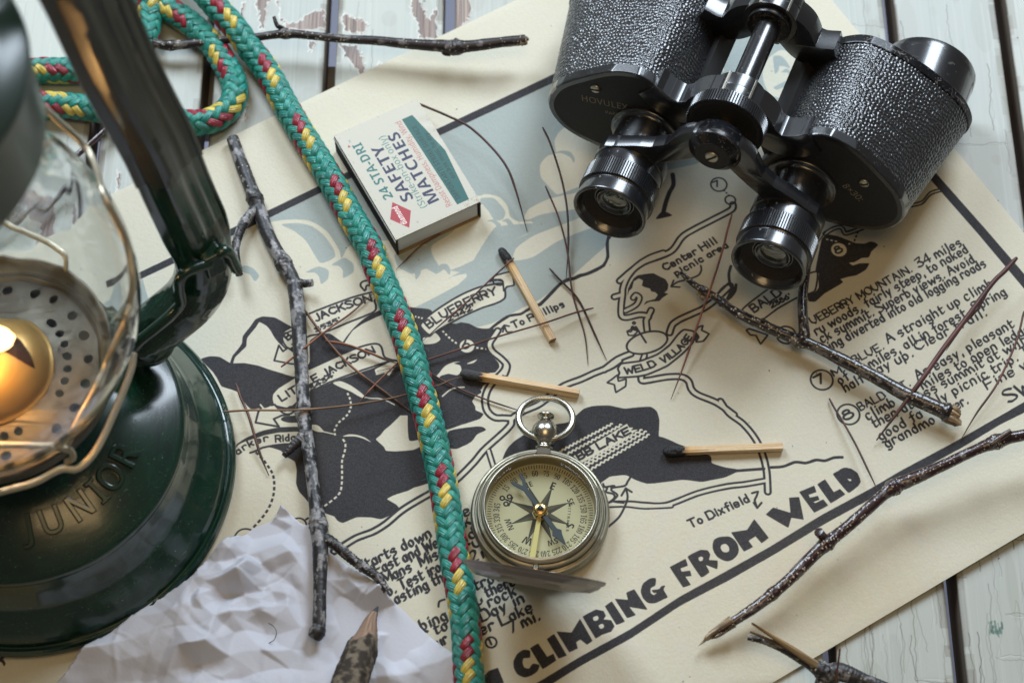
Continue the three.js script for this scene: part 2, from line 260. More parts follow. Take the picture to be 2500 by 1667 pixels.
  zoom(1500, 1000, 2.351);
  fill('240,150 380,200 548,262 562,305 640,330 720,345 640,385 560,402 500,412 400,400 300,412 190,422 120,400 60,370 -20,370 -50,200', INK, 0.6); line('640,355 720,348 860,338', 7); line('900,330 970,325 1040,300 1100,305 1160,288 1210,292 1260,275 1310,272', 7);
  zoom(1050, 900, 4);
  fill('1400,850 1640,705 1880,560 1925,535 1945,570 1985,572 1965,600 2030,590 1900,690 1700,800 1480,920', CREAM, 0.1);
  const wave = (x0, y0, x1, y1, w) => { const n = 14, s = []; for (let i = 0; i <= n * 4; i++) { const t = i / (n * 4), o = Math.sin(i * Math.PI / 2) * 8; s.push((x0 + (x1 - x0) * t + o * 0.5).toFixed(0) + ',' + (y0 + (y1 - y0) * t + o).toFixed(0)); } line(s.join(' '), w, CREAM); };
  wave(1270, 805, 1780, 535, 4.5); wave(1330, 835, 1870, 545, 4.5); wave(1490, 935, 2070, 595, 4.5); wave(1530, 945, 2112, 610, 4.5); wave(1560, 985, 2140, 640, 4.5);
  write('BB LAKE', '1460,885', '1960,625', 17, { w: 5.5 });
  line('1690,1150 1730,1160 1720,1200 1790,1220 1800,1260 1740,1310', 5); line('1690,1120 1710,1150 1800,1140 1770,1180 1830,1230 1790,1290 1890,1305', 5); line('1770,1160 1900,1140 1930,1100 1955,1060', 5); line('1740,1540 1850,1440 1920,1300 1930,1240 1915,1165', 5); line('1870,1235 1912,1165 1970,1200', 5, INK, 0);
  // village
  zoom(1480, 620, 4);
  { const [c, rx] = T('400,865 610,780'); mg.save(); mg.translate(...c); const a = Math.atan2(rx[1] - c[1], rx[0] - c[0]); mg.rotate(a + 0.1); mg.beginPath(); mg.ellipse(0, 0, 52 * K, 28 * K, 0, 0, 7); mg.restore(); mg.fillStyle = CREAM; mg.fill(); mg.lineWidth = 5 * K; mg.strokeStyle = INK; mg.stroke(); }
  line('390,865 290,710', 5); ring('272,675', 12, 4); fill('255,700 310,735 260,790 235,740', INK); shape('205,755 255,735 310,755 270,795 220,795', CREAM, 4, 0.2); line('205,755 240,760 262,728', 4);
  shape('115,1120 150,1070 330,1045 500,980 620,890 700,790 760,740 860,760 850,860 760,960 600,1090 420,1170 300,1195 120,1205 130,1160', CREAM, 5, 0.5); shape('110,1180 60,1220 10,1255 80,1275 95,1350 190,1290 195,1220 120,1240', CREAM, 4.5, 0.2); shape('870,760 900,715 945,700 935,745 1005,780 950,850 880,860 905,810', CREAM, 4.5, 0.2); fill('862,760 905,790 900,830 868,850', INK);
  write('WELD', '190,1170', '490,1090', 17, { w: 5, bend: -3 }); write('VILLAGE', '560,1065', '840,815', 16, { w: 5, bend: -6 });
  write('Center Hill', '580,165', '1090,-110', 19, { w: 5 }); write('picnic area', '690,215', '1200,-70', 17, { w: 5 }); line('925,115 930,160 900,210 800,250 700,275 640,315', 4.5); line('660,260 635,320 720,325', 4.5, INK, 0);
  fill('370,200 460,190 520,220 580,250 608,300 600,350 570,380 605,390 550,430 520,460 440,465 400,480 370,500 390,465 480,440 505,400 480,375 440,365 430,340 380,325 350,310 360,260 320,240 270,270 255,330 225,360 210,405 215,340 240,290 270,240 310,210', INK, 0.25);
  fill('400,720 400,760', CREAM);
  // bald mountain, partly under the binoculars
  shape('1330,550 1400,480 1560,360 1700,280 2060,170 2040,360 1860,430 1680,530 1530,640 1400,640', CREAM, 4.5, 0.4); write('BALD', '1450,570', '1720,390', 21, { w: 5 }); write("2386'", '1620,525', '1815,420', 12, { w: 4.2 }); line('1530,640 1600,690 1560,740', 8); shape('1400,730 1370,745 1410,790 1465,795 1510,880 1580,790', CREAM, 4.5, 0.1); line('1220,120 1200,200 1215,310 1240,350 1210,430 1260,360 1270,300', 7); line('1240,330 1190,440', 9); line('1080,400 1150,320 1200,300', 5);
  ring('1760,790', 95, 4.5);
  zoom(1900, 480, 5.227);
  fill('560,540 640,480 760,500 920,560 1000,590 1100,595 1180,570 1240,580 1278,615 1200,690 1160,770 1070,780 980,830 910,840 960,875 1040,850 1165,850 1120,930 1000,1000 900,1020 800,1050 830,1090 720,1160 600,1230 480,1335 390,1330 380,1230 470,1220 520,1160 515,1040 525,980 480,940', INK, 0.5); ring('780,675', 102, 0, INK, CREAM); write('8', '755,730', '835,690', 19, { w: 5 });
  road('600,470 700,410 790,385 830,410 850,455 900,460 1150,370 1300,320 1450,260', 13, 5.5); clearRoads(); line('1025,440 970,580', 4, INK, 1, [7, 5]); line('615,540 760,570', 4, CREAM, 1, [6, 5]); line('900,600 950,595', 4, CREAM, 1, [5, 4]);
  zoom(1330, 300, 3.0545);
  ring('1300,460', 62, 4); write('7', '1275,480', '1310,465', 16, { w: 4 }); line('1335,500 1385,550', 4, INK, 1, [5, 4]); ring('1385,575', 40, 4); line('955,385 960,460 930,520 905,590 885,670', 11); fill('830,715 880,660 950,690 880,710', INK); line('1505,215 1560,230 1610,200', 12, CREAM); line('2105,800 2030,900', 3);
  zoom(1800, 0, 2.613);
  line('1090,1320 1180,1300 1240,1240 1320,1215', 4); line('1100,1300 1180,1280 1235,1222 1310,1200', 4);
  // frame lines
  zoom(0, 0, 1);
  fill('300,684 480,598 640,521 1000,347 1339,186 1339,207 1000,366 640,540 480,616 300,702', INK, 0); fill('1339,186 1700,14 1838,-52 1850,-40 1838,-30 1700,36 1339,207', INK, 0); fill('1838,-52 2070,200 2285,420 2262,425 2055,215 1830,-35', INK, 0);
  fill('2262,425 2285,420 2400,550 2560,735 2545,755 2385,565', INK, 0);
  fill('1200,1735 1316,1664 1418,1602 1540,1535 1660,1456 1779,1391 1881,1334 2005,1258 2120,1196 2202,1148 2340,1074 2500,982 2600,925 2600,955 2500,1008 2440,1038 2340,1098 2202,1173 2120,1221 2005,1284 1881,1359 1784,1414 1660,1479 1540,1558 1418,1625 1330,1680 1260,1730', INK, 0.3);
  // title
  zoom(1150, 1080, 2.352);
  zoom(1150, 1400, 2.688);
  for (const q of ['385,505 345,500 305,525 280,570 282,620 305,660 350,680 395,668 435,640 448,600 405,592 380,622 350,615 338,585 345,555 385,550', '388,490 440,458 500,545 540,525 558,570 470,625', '498,430 545,396 627,535 575,556', '562,380 660,385 715,297 797,440 760,465 718,432 690,450 700,490 645,515', '733,282 820,235 870,245 885,275 870,300 920,305 942,345 920,380 860,400 818,424', '880,215 925,182 1010,312 955,335', '945,165 1030,170 1020,125 1072,102 1157,232 1150,236 1040,218 1082,270 1025,290', '1212,30 1175,32 1130,65 1115,115 1130,160 1165,192 1210,192 1260,170 1290,152 1265,105 1275,78 1250,82 1235,100 1188,108 1200,125 1220,125 1200,140 1180,125 1180,95 1210,75', '115,640 175,618 215,718 130,730 60,700']) fill(q, INK, /^(385|1212)/.test(q) ? 0.7 : 0.12);
  fill('800,288 825,275 838,288 830,305 808,308', CREAM, 0.8); fill('838,340 860,328 874,340 868,356 848,360', CREAM, 0.8);
  zoom(1620, 1130, 2.688);
  for (const q of ['42,682 145,628 160,672 112,690 120,712 175,705 184,740 145,745 180,798 130,815', '160,615 240,570 290,572 308,600 300,635 355,640 352,694 280,668 302,715 248,748', '446,455 550,438 597,368 692,490 645,525 605,480 560,510 588,550 530,580', '674,338 722,292 835,325 826,228 892,224 922,370 840,358 820,424', '893,190 990,148 1005,190 955,208 962,226 1015,215 1025,240 985,255 1000,262 1050,238 1082,278 992,325', '1012,140 1062,107 1120,190 1160,170 1194,205 1100,263', '1115,73 1180,38 1230,35 1275,65 1296,120 1280,150 1215,194']) fill(q, INK, /^(160|1115)/.test(q) ? 0.35 : 0.1);
  { path(T('400,482 440,485 480,520 495,570 480,610 440,640 400,640 350,610 325,560 330,510 360,488'), 1, true); mg.fillStyle = INK; mg.fill(); fill('385,535 410,530 430,550 432,575 415,585 390,580 376,555', CREAM, 1); fill('230,622 250,612 262,622 255,640 238,642', CREAM, 0.8); fill('1200,90 1212,78 1232,100 1235,115 1222,118', CREAM, 0.4); }
  zoom(1150, 1080, 2.352);
  write('To Dixfield', '1265,488', '1605,335', 20, { w: 4.8, gap: 1.7 }); line('1615,290 1650,280 1640,310 1630,330 1645,375 1670,345', 5, INK, 0.2); line('1625,345 1645,375', 5);
  // the text on the right
  zoom(1900, 550, 2.613);
  const cap = { w: 4.6, nib: 3.4 }, low = { nib: 4.0, slant: 0.1, gap: 1.9 };
  write('UEBERRY MOUNTAIN.', '225,630', '862,292', 20, cap); write('34 miles', '900,268', '1180,125', 25, low); write('ru woods, fairly steep, to naked', '250,700', '1220,168', 25, low); write('ck summit. Superb views. Avoid', '285,748', '1262,232', 25, low); write('ing diverted into old logging roads', '340,795', '1335,258', 25, low);
  write('M', '360,960', '410,935', 17, cap); write('BLUE.', '492,878', '682,785', 19, cap); write('A straight up climb', '706,752', '1380,385', 25, low); write('of', '400,1015', '460,980', 25, low); write('miles, all in forest. Spring', '595,910', '1465,440', 25, low); write('half', '435,1062', '555,995', 25, low); write('ay up.', '645,945', '870,832', 25, low); write('Clear trail.', '890,800', '1340,572', 25, low);
  write('BALD', '530,1180', '692,1098', 20, cap); write('T.', '800,1045', '850,1020', 19, cap); write('An easy, pleasant', '895,985', '1512,645', 25, low); write('climb', '575,1240', '755,1145', 25, low); write('miles to open ledge', '930,1045', '1620,672', 25, low); write('then at', '620,1290', '870,1160', 25, low); write('ss summit at will.', '950,1095', '1600,745', 25, low); write('good fa', '660,1370', '930,1218', 25, low); write('ly picnic trip. T', '1035,1135', '1620,815', 25, low); write('grandmo', '700,1418', '1010,1255', 25, low); write('er.', '1150,1172', '1220,1132', 25, low); write('Fine v', '1340,1045', '1600,905', 25, low); write('SW', '1475,1130', '1640,1050', 32, { nib: 5 });
  ring('280,985', 70, 4.5); write('7', '258,1015', '305,990', 22, { w: 5.5 }); ring('450,1205', 70, 4.5); write('8', '430,1245', '490,1215', 23, { w: 5.5 });
  fill('370,1600 400,1555 440,1545 490,1570 520,1620', INK);
  // the text on the left
  zoom(820, 1240, 4);
  const lo2 = { nib: 4.8, slant: 0.06, gap: 1.9 };
  write('Starts down', '230,625', '940,275', 26, lo2); write('East and West', '400,650', '1120,320', 26, lo2); write("Mans' Misery", '480,735', '1190,400', 26, lo2); write('o. Test iron', '520,855', '1090,580', 26, lo2); write('asting the', '590,935', '1120,680', 26, lo2);
  write('e', '1265,80', '1320,50', 26, lo2); write('k', '1275,180', '1330,140', 26, lo2); write('nd', '1230,350', '1380,270', 26, lo2); write('ru', '1280,425', '1420,350', 26, lo2); write('2 mi', '1330,530', '1560,430', 26, lo2);
  write('trot', '1370,800', '1620,690', 26, lo2); write(', there', '1410,900', '1760,740', 26, lo2); write('t rock', '1400,1010', '1770,840', 26, lo2); write('Day in', '1430,1105', '1850,910', 26, lo2); write('er Lake', '1430,1235', '1930,1000', 26, lo2); write('7 mi.', '1710,1220', '2000,1085', 26, lo2); ring('1515,1310', 50, 4.5); write('1', '1505,1335', '1530,1325', 16, { w: 5 });
  line('1000,960 1010,910 1060,890', 5); write('bing', '845,1195', '1095,1080', 26, lo2); write('r to', '870,1275', '1100,1180', 26, lo2); write('ur', '1010,1360', '1100,1310', 26, lo2);
  zoom(0, 0, 1); write('on', '-60,1668', '16,1618', 26, lo2); line('0,1608 12,1600', 6);
  // ink that took unevenly on the tooth of the paper, and small specks of dirt
  const im = mg.getImageData(0, 0, MW, MH), d = im.data;
  for (let y = 0; y < MH; y++) for (let x = 0; x < MW; x++) {
    const o = (y * MW + x) * 4, n = hash(x, y, 5) * 0.6 + hash(x >> 1, y >> 1, 9) * 0.4, dark = d[o] < 90, big = noise3(x * 0.006, y * 0.006, 1.5) * 5;
    const v = dark ? (n - 0.45) * 30 : (n - 0.5) * 9 + big;
    d[o] += v; d[o + 1] += v; d[o + 2] += v * (dark ? 1 : 0.9);
  }
  mg.putImageData(im, 0, 0);
  for (let i = 0; i < 26; i++) { const x = rr(0, MW), y = rr(0, MH), r = rr(60, 260), gr2 = mg.createRadialGradient(x, y, r * 0.2, x, y, r); gr2.addColorStop(0, 'rgba(150,120,70,' + rr(0.02, 0.06).toFixed(3) + ')'); gr2.addColorStop(1, 'rgba(150,120,70,0)'); mg.fillStyle = gr2; mg.fillRect(x - r, y - r, 2 * r, 2 * r); }
  for (let i = 0; i < 130; i++) { mg.fillStyle = 'rgba(50,42,34,' + rr(0.25, 0.8).toFixed(2) + ')'; mg.beginPath(); mg.ellipse(rr(0, MW), rr(0, MH), rr(0.6, 1.8), rr(0.5, 1.2), rr(0, 3), 0, 7); mg.fill(); }
}
// ---------------------------------------------------------------- materials shared by many things
const fine = dataTexture(256, (u, v) => 0.5 * tileNoise(u, v, 64, 1) + 0.3 * tileNoise(u, v, 128, 2) + 0.2 * tileNoise(u, v, 24, 3));
const scuff = dataTexture(512, (u, v) => { const n = 0.5 * tileNoise(u, v, 6, 4) + 0.3 * tileNoise(u, v, 23, 5) + 0.2 * tileNoise(u, v, 90, 6); return 0.28 + 0.5 * n; });
const brass = std({ color: lin(0.62, 0.43, 0.17), metalness: 1, roughness: 0.33 });

// ---------------------------------------------------------------- the table of painted planks, the floor below
const PLX = [-288, -226, -178, -131.6, -79.3, -27.7, 21, 70, 118.5, 166.5, 216, 266, 318];
{
  const W = 2048, H = 1500, x0 = -250, S = W / 530, z0 = -200, c = canvas(W, H), g = c.getContext('2d'), bc = canvas(W, H), b = bc.getContext('2d');
  g.fillStyle = '#b5b9b1'; g.fillRect(0, 0, W, H); b.fillStyle = '#808080'; b.fillRect(0, 0, W, H);
  const X = (x) => (x - x0) * S, Zc = (z) => (z - z0) * S;
  for (let i = 0; i < PLX.length - 1; i++) {      // each plank weathered a little differently, brush marks along it
    g.fillStyle = ['rgba(120,125,130,', 'rgba(230,230,215,', 'rgba(150,150,140,'][i % 3] + rr(0.05, 0.13).toFixed(3) + ')'; g.fillRect(X(PLX[i]), 0, (PLX[i + 1] - PLX[i]) * S, H);
    for (const [gx, gd] of [[PLX[i] + 2, 1], [PLX[i + 1] - 2, -1]]) for (let k = 0; k < 70; k++) { g.fillStyle = 'rgba(74,62,50,' + rr(0.05, 0.24).toFixed(3) + ')'; const w = rr(0.3, 3.2) ** 1.2; g.fillRect(X(gx) + (gd > 0 ? 0 : -w * S), rr(-100, H), w * S, rr(10, 160)); }
    for (let k = 0; k < 60; k++) { g.fillStyle = 'rgba(96,84,66,' + rr(0.02, 0.07).toFixed(3) + ')'; g.beginPath(); g.ellipse(X(rr(PLX[i], PLX[i + 1])), rr(0, H), rr(3, 22), rr(8, 70), 0, 0, 7); g.fill(); }
    for (let k = 0; k < 160; k++) { const x = X(rr(PLX[i] + 3, PLX[i + 1] - 3)), y = rr(-200, H), l = rr(60, 420); g.strokeStyle = rnd() < 0.5 ? 'rgba(95,100,105,' + rr(0.02, 0.07).toFixed(3) + ')' : 'rgba(250,250,240,' + rr(0.03, 0.1).toFixed(3) + ')'; g.lineWidth = rr(0.6, 3.2); g.beginPath(); g.moveTo(x, y); g.quadraticCurveTo(x + rr(-4, 4), y + l / 2, x + rr(-3, 3), y + l); g.stroke(); }
  }
  const flake = (pts, ox, oy, s, tone) => {   // bare wood where paint has come off
    const p = pts.split(' ').map((q) => { const [x, y] = q.split(',').map(Number), w = at(ox + x / s, oy + y / s, 0); return [X(w.x / mm), Zc(w.z / mm)]; });
    const ragged = []; p.forEach((a, i) => { const e = p[(i + 1) % p.length], n = 9; for (let k = 0; k < n; k++) ragged.push([lerp(a[0], e[0], k / n) + rr(-3.4, 3.4), lerp(a[1], e[1], k / n) + rr(-4, 4)]); });
    for (const [q, col, w] of [[b, '#4a4a4a', 0], [g, tone, 0]]) { q.beginPath(); ragged.forEach(([x, y], i) => (i ? q.lineTo(x, y) : q.moveTo(x, y))); q.closePath(); q.fillStyle = col; q.fill(); }
    g.save(); g.clip(); const xs = p.map((q) => q[0]), ys = p.map((q) => q[1]), a = Math.min(...xs), d = Math.max(...xs), e = Math.min(...ys), f = Math.max(...ys);
    for (let k = 0; k < 90; k++) { const x = rr(a, d); g.strokeStyle = ['rgba(60,48,44,', 'rgba(190,170,150,', 'rgba(120,100,92,'][k % 3] + rr(0.15, 0.5).toFixed(2) + ')'; g.lineWidth = rr(0.5, 2.2); g.beginPath(); g.moveTo(x, e); g.quadraticCurveTo(x + rr(-5, 5), (e + f) / 2, x + rr(-3, 3), f); g.stroke(); }
    g.restore(); g.strokeStyle = 'rgba(235,236,228,0.7)'; g.lineWidth = 1.4; g.beginPath(); ragged.forEach(([x, y], i) => (i ? g.lineTo(x - 1, y - 1) : g.moveTo(x - 1, y - 1))); g.stroke();
  };
  for (const [s, t] of [['60,-60 150,-60 150,0 120,60 108,170 85,172 80,90 60,40', '#8f827c'], ['180,-20 200,40 212,110 250,142 310,130 400,72 470,58 482,172 250,175 215,130', '#9a8a82'], ['570,100 600,92 650,110 700,118 738,155 700,205 600,192 578,135', '#97877f'], ['566,268 650,268 702,340 722,420 692,452 640,385 590,330', '#8d7f79'], ['1010,-60 1060,40 1100,112 1142,58 1148,235 1045,232 1030,130 985,60 1000,0', '#8a7c76'], ['1230,-40 1345,-40 1348,100 1290,170 1220,205 1240,120', '#a2938a'], ['380,240 420,250 400,310 385,300', '#857a76'], ['800,375 822,378 820,392 806,392', '#3a3734']]) flake(s, 600, 0, 2.451, t);
  for (const [s, t] of [['130,1060 180,1040 300,1180 322,1450 250,1470 150,1530 212,1390 140,1200', '#87787a'], ['385,1180 470,1258 482,1380 442,1442 400,1362', '#6f666c'], ['745,1090 762,1100 760,1200 740,1222', '#3f3c40'], ['1300,540 1322,560 1312,660 1290,690', '#7b706a'], ['1560,640 1580,680 1570,760 1545,770', '#4a4650'], ['1270,900 1290,890 1280,960 1265,960', '#5c5658'], ['0,1060 14,1200 0,1460 -30,1400', '#8a7b78'], ['1540,20 1558,20 1552,130 1538,130', '#8a7e78']]) flake(s, 0, 0, 2.613, t);
  for (const [xa, xb, z1, z2, n] of [[118.5, 166.5, 70, 170, 34], [166.5, 216, 40, 170, 40], [70, 118.5, 100, 170, 14], [166.5, 216, -180, 40, 16], [-226, -131, -180, -20, 16], [-79, 21, -190, -120, 12], [118, 166, -190, -90, 8]]) for (let k = 0; k < n; k++) {   // hair cracks in the paint, mostly along the grain
    let x = X(rr(xa + 4, xb - 4)), y = Zc(rr(z1, z2 - 10)); const across = rnd() < 0.16, steps = Math.floor(rr(8, 34));
    for (const q of [g, b]) { q.lineWidth = rr(0.5, 1.1); q.strokeStyle = q === g ? 'rgba(60,55,50,' + rr(0.35, 0.75).toFixed(2) + ')' : '#3c3c3c'; q.beginPath(); q.moveTo(x, y); let u = x, v = y; const s = seedState; for (let i = 0; i < steps; i++) { u += across ? rr(2, 7) : rr(-2.2, 2.2); v += across ? rr(-2, 2) : rr(4, 9); q.lineTo(u, v); } q.stroke(); if (q === g) seedState = s; }
  }
  for (let k = 0; k < 70; k++) { g.fillStyle = 'rgba(40,36,34,' + rr(0.4, 0.8).toFixed(2) + ')'; g.beginPath(); g.ellipse(rr(0, W), rr(0, H), rr(0.7, 2.2), rr(0.7, 2), 0, 0, 7); g.fill(); }
  for (let k = 0; k < 60; k++) { const w = at(2430 + rr(-16, 16), 1530 + rr(-16, 16), 0); g.fillStyle = 'rgba(60,95,80,0.45)'; g.fillRect(X(w.x / mm), Zc(w.z / mm), rr(1, 3), rr(2, 7)); }
  const paint = std({ map: canvasTexture(c), bumpMap: canvasTexture(bc, false), bumpScale: 0.0005, roughness: 0.55 });
  const side = std({ color: lin(0.17, 0.135, 0.10), roughness: 0.85, bumpMap: fine, bumpScale: 0.0003 });
  const t = thing('plank_table', 'white painted table of narrow planks with dark gaps and peeling paint', 'table');
  for (let i = 0; i < PLX.length - 1; i++) {
    const a = PLX[i] + 2.5, d = PLX[i + 1] - 2.5, zA = -420, zB = 215, sh = new THREE.Shape(), r = 1.1;
    const th = 19; sh.moveTo(a, -th); sh.lineTo(d, -th); sh.lineTo(d, -r); sh.quadraticCurveTo(d, 0, d - r, 0); sh.lineTo(a + r, 0); sh.quadraticCurveTo(a, 0, a, -r); sh.closePath();
    const e = new THREE.ExtrudeGeometry(sh, { depth: zB - zA, bevelEnabled: false, curveSegments: 5, steps: 1 });
    e.translate(0, 0, zA); e.scale(mm, mm, mm); const pos = e.attributes.position, uv = e.attributes.uv, nor = e.attributes.normal;
    for (let k = 0; k < pos.count; k++) uv.setXY(k, X(pos.getX(k) / mm) / W, 1 - Zc(pos.getZ(k) / mm) / H);
    e.clearGroups(); const top = [], rest = []; for (let k = 0; k < pos.count; k += 3) (nor.getY(k) > 0.05 || (nor.getY(k) === 0 && pos.getY(k) > -2.1 * mm && pos.getY(k + 1) > -2.1 * mm && pos.getY(k + 2) > -2.1 * mm) ? top : rest).push(k, k + 1, k + 2);
    e.setIndex([...top, ...rest]); e.addGroup(0, top.length, 0); e.addGroup(top.length, rest.length, 1);
    part('plank', e, [paint, side], t);
  }
  for (const z of [-139, 190]) { const g2 = new THREE.BoxGeometry(0.62, 0.03, 0.02); g2.translate(0.015, -0.0345, z * mm); part('cross_batten', g2, std({ color: lin(0.34, 0.34, 0.36), roughness: 0.7 }), t); }
  const fl = new THREE.PlaneGeometry(4, 4); fl.rotateX(-Math.PI / 2); const floor = new THREE.Mesh(fl, std({ color: lin(0.36, 0.37, 0.46), roughness: 0.8, bumpMap: fine, bumpScale: 0.001 })); floor.name = 'floor'; floor.position.set(0, -0.62, 0.3); floor.receiveShadow = true; tag(floor, null, null, null, 'structure'); scene.add(floor);
}

// ---------------------------------------------------------------- the map sheet
const paperTooth = dataTexture(512, (u, v) => 0.55 * tileNoise(u, v, 90, 11) + 0.3 * tileNoise(u, v, 180, 12) + 0.15 * tileNoise(u, v, 30, 13));
const paperLift = (u, v) => 0.8 + 2.6 * smooth(120, 172, v) * smooth(-40, 160, u) + 0.35 * noise3(u * 0.012, v * 0.012, 3) + 1.2 * smooth(-105, -145, v) * smooth(-150, 60, u);
{
  const nu = 120, nv = 80, pos = [], uv = [], idx = [], row = nu + 1, N = (nu + 1) * (nv + 1);
  for (const down of [0, 0.38]) for (let j = 0; j <= nv; j++) for (let i = 0; i <= nu; i++) {
    const u = lerp(PAPER.u0, PAPER.u1, i / nu), v = lerp(PAPER.v0, PAPER.v1, j / nv), p = PU.clone().multiplyScalar(u * mm).addScaledVector(PV, v * mm);
    pos.push(p.x, (paperLift(u, v) - down) * mm, p.z); uv.push(i / nu, 1 - j / nv);
  }
  for (let j = 0; j < nv; j++) for (let i = 0; i < nu; i++) { const a = j * row + i, b = a + 1, c = a + row, d = c + 1; idx.push(a, c, b, b, c, d, N + a, N + b, N + c, N + b, N + d, N + c); }
  const wall = (a, b) => idx.push(a, b, N + a, b, N + b, N + a);
  for (let i = 0; i < nu; i++) { wall(i, i + 1); wall(nv * row + i + 1, nv * row + i); }
  for (let j = 0; j < nv; j++) { wall((j + 1) * row, j * row); wall(j * row + nu, (j + 1) * row + nu); }
  const g = new THREE.BufferGeometry(); g.setAttribute('position', new THREE.Float32BufferAttribute(pos, 3)); g.setAttribute('uv', new THREE.Float32BufferAttribute(uv, 2)); g.setIndex(idx); g.computeVertexNormals();
  const tooth = paperTooth.clone(); tooth.repeat.set(6, 4); tooth.needsUpdate = true;
  const m = new THREE.Mesh(g, std({ map: canvasTexture(mapCanvas), bumpMap: tooth, bumpScale: 0.00010, roughness: 0.86 })); m.name = 'printed_map'; m.castShadow = m.receiveShadow = true; scene.add(m);
  tag(m, 'cream sheet printed with a hand-drawn mountain climbing map, spread across the planks', 'map');
}
// ---------------------------------------------------------------- twigs
const pxPath = (s) => s.split(' ').map((q) => { const [x, y, h] = q.split(',').map(Number); return at(x, y, h); });
const barkMat = std({ vertexColors: true, roughness: 0.45, color: 0xffffff }), glossBark = phy({ vertexColors: true, roughness: 0.3, clearcoat: 0.6, clearcoatRoughness: 0.22, color: 0xffffff });
const rawWood = std({ vertexColors: true, roughness: 0.8 });
// kinds: 'birch' (grey, ringed), 'cherry' (red-brown, dotted with lenticels)
function stem(s, radii, kind, seed, opts = {}) {
  const c = curveThrough(pxPath(s)), len = c.getLength(), n = Math.round(len / 0.00024), m = 64, R = (t) => { const x = t * (radii.length - 1), i = Math.min(radii.length - 2, Math.floor(x)); return lerp(radii[i], radii[i + 1], x - i) * mm; };
  const dots = []; const nd = opts.dots ?? Math.round(len / mm * (kind === 'cherry' ? 2.6 : 0.5)); for (let i = 0; i < nd; i++) dots.push([hash(i, seed, 1), hash(i, seed, 2) * Math.PI * 2, 0.14 + 0.2 * hash(i, seed, 3)]);
  const cell = new Map(); dots.forEach((d) => { const k = Math.floor(d[0] * len / 0.001); for (const q of [k - 1, k, k + 1]) (cell.get(q) ?? cell.set(q, []).get(q)).push(d); });
  const knots = opts.knots ?? [];
  const spot = (t, a, r) => { let v = 0; for (const [dt, da, ds] of cell.get(Math.floor(t * len / 0.001)) ?? []) { let e = Math.abs(da - a); e = Math.min(e, Math.PI * 2 - e); const q = Math.hypot((dt - t) * len, e * r * 0.9) / (ds * mm); if (q < 1) v = Math.max(v, Math.min(1, 2 * (1 - q * q))); } return v; };
  const ringed = opts.rings ?? 0;
  const rad = (t, a) => { const r = R(t), l = t * len / mm; let q = r * (1 + 0.10 * fbm(l * 0.13, seed, Math.cos(a) * 0.6, 3) + 0.05 * fbm(l * 0.9, Math.cos(a) * 1.6 + seed, Math.sin(a) * 1.6, 3)) + spot(t, a, r) * 0.12 * mm; for (const [kt, kw, ks] of knots) q += ks * mm * Math.exp(-(((t - kt) * len / mm / kw) ** 2)) * (1 + 0.5 * noise3(l * 1.2, Math.cos(a) * 2, Math.sin(a) * 2 + seed)); if (ringed) q += ringed * mm * Math.abs(Math.sin(l * 2.1 + noise3(l * 0.6, a, seed))) * (0.6 + 0.4 * noise3(l, Math.cos(a) * 2, Math.sin(a))); if (opts.blunt && t > 0.985) q *= 0.94; return q; };
  const col = (t, a) => {
    const l = t * len / mm, n1 = fbm(l * 0.35, Math.cos(a) * 1.5 + seed, Math.sin(a) * 1.5, 4), n2 = noise3(l * 2.4, Math.cos(a) * 4, Math.sin(a) * 4 + seed), sp = spot(t, a, R(t));
    let k;
    if (kind === 'birch') { const pale = smooth(0.02, 0.34, n1 + 0.18 * noise3(l * 0.12, seed, 2)); const ring = Math.abs(Math.sin(l * 0.9 + 2 * n1)) < 0.12 && noise3(l * 0.5, Math.cos(a) * 1.2, seed) > 0 ? 0.5 : 1; k = [lerp(0.026, 0.27, pale) * ring, lerp(0.024, 0.26, pale) * ring, lerp(0.025, 0.26, pale) * ring]; }
    else { const grey = smooth(0.12, 0.36, n1); k = kind === 'dark' ? [lerp(0.016, 0.16, grey), lerp(0.011, 0.145, grey), lerp(0.012, 0.135, grey)] : [lerp(0.030, 0.12, grey), lerp(0.010, 0.10, grey), lerp(0.012, 0.095, grey)]; }
    const q = 1 + 0.3 * n2; return [lerp(k[0] * q, 0.62, sp), lerp(k[1] * q, 0.55, sp), lerp(k[2] * q, 0.43, sp)];
  };
  return sweep(c, n, m, rad, col);
}
function brokenEnd(s, r0, r1, seed) {   // pale torn wood: a bundle of slivers of uneven length
  const c = curveThrough(pxPath(s)), L = c.getLength(), F = c.getTangent(0.5), up = new V3(0, 1, 0).addScaledVector(F, -F.y).normalize(), sd = F.clone().cross(up), out = [];
  for (let i = 0; i < 11; i++) {
    const a = hash(i, seed, 1) * Math.PI * 2, d = Math.sqrt(hash(i, seed, 2)) * 0.72, len = i === 0 ? 1 : 0.35 + 0.65 * hash(i, seed, 3), P = [];
    for (let k = 0; k <= 10; k++) { const t = k / 10 * len, q = lerp(r0, r1, t) * mm * d * (1 + 0.25 * t), w = 0.25 * mm * noise3(t * 5, i, seed); P.push(c.getPointAt(clamp(t)).addScaledVector(up, Math.cos(a) * q + w).addScaledVector(sd, Math.sin(a) * q - w)); }
    const w0 = (0.42 + 0.3 * hash(i, seed, 4)) * r0 * mm, dark = hash(i, seed, 5) < 0.25 ? 0.3 : 1;
    out.push(sweep(curveThrough(P), 26, 9, (t, q) => w0 * (1 - 0.45 * t) * (t > 0.86 ? Math.max(0.08, (1 - t) / 0.14) : 1) * (1 + 0.25 * Math.sign(Math.cos(q * 2 + i))), (t, q) => { const n = dark * (0.75 + 0.4 * noise3(t * 3, Math.cos(q) * 3, i + seed)); return [0.46 * n, 0.33 * n, 0.20 * n]; }));
  }
  return mergeGeometries(out);
}
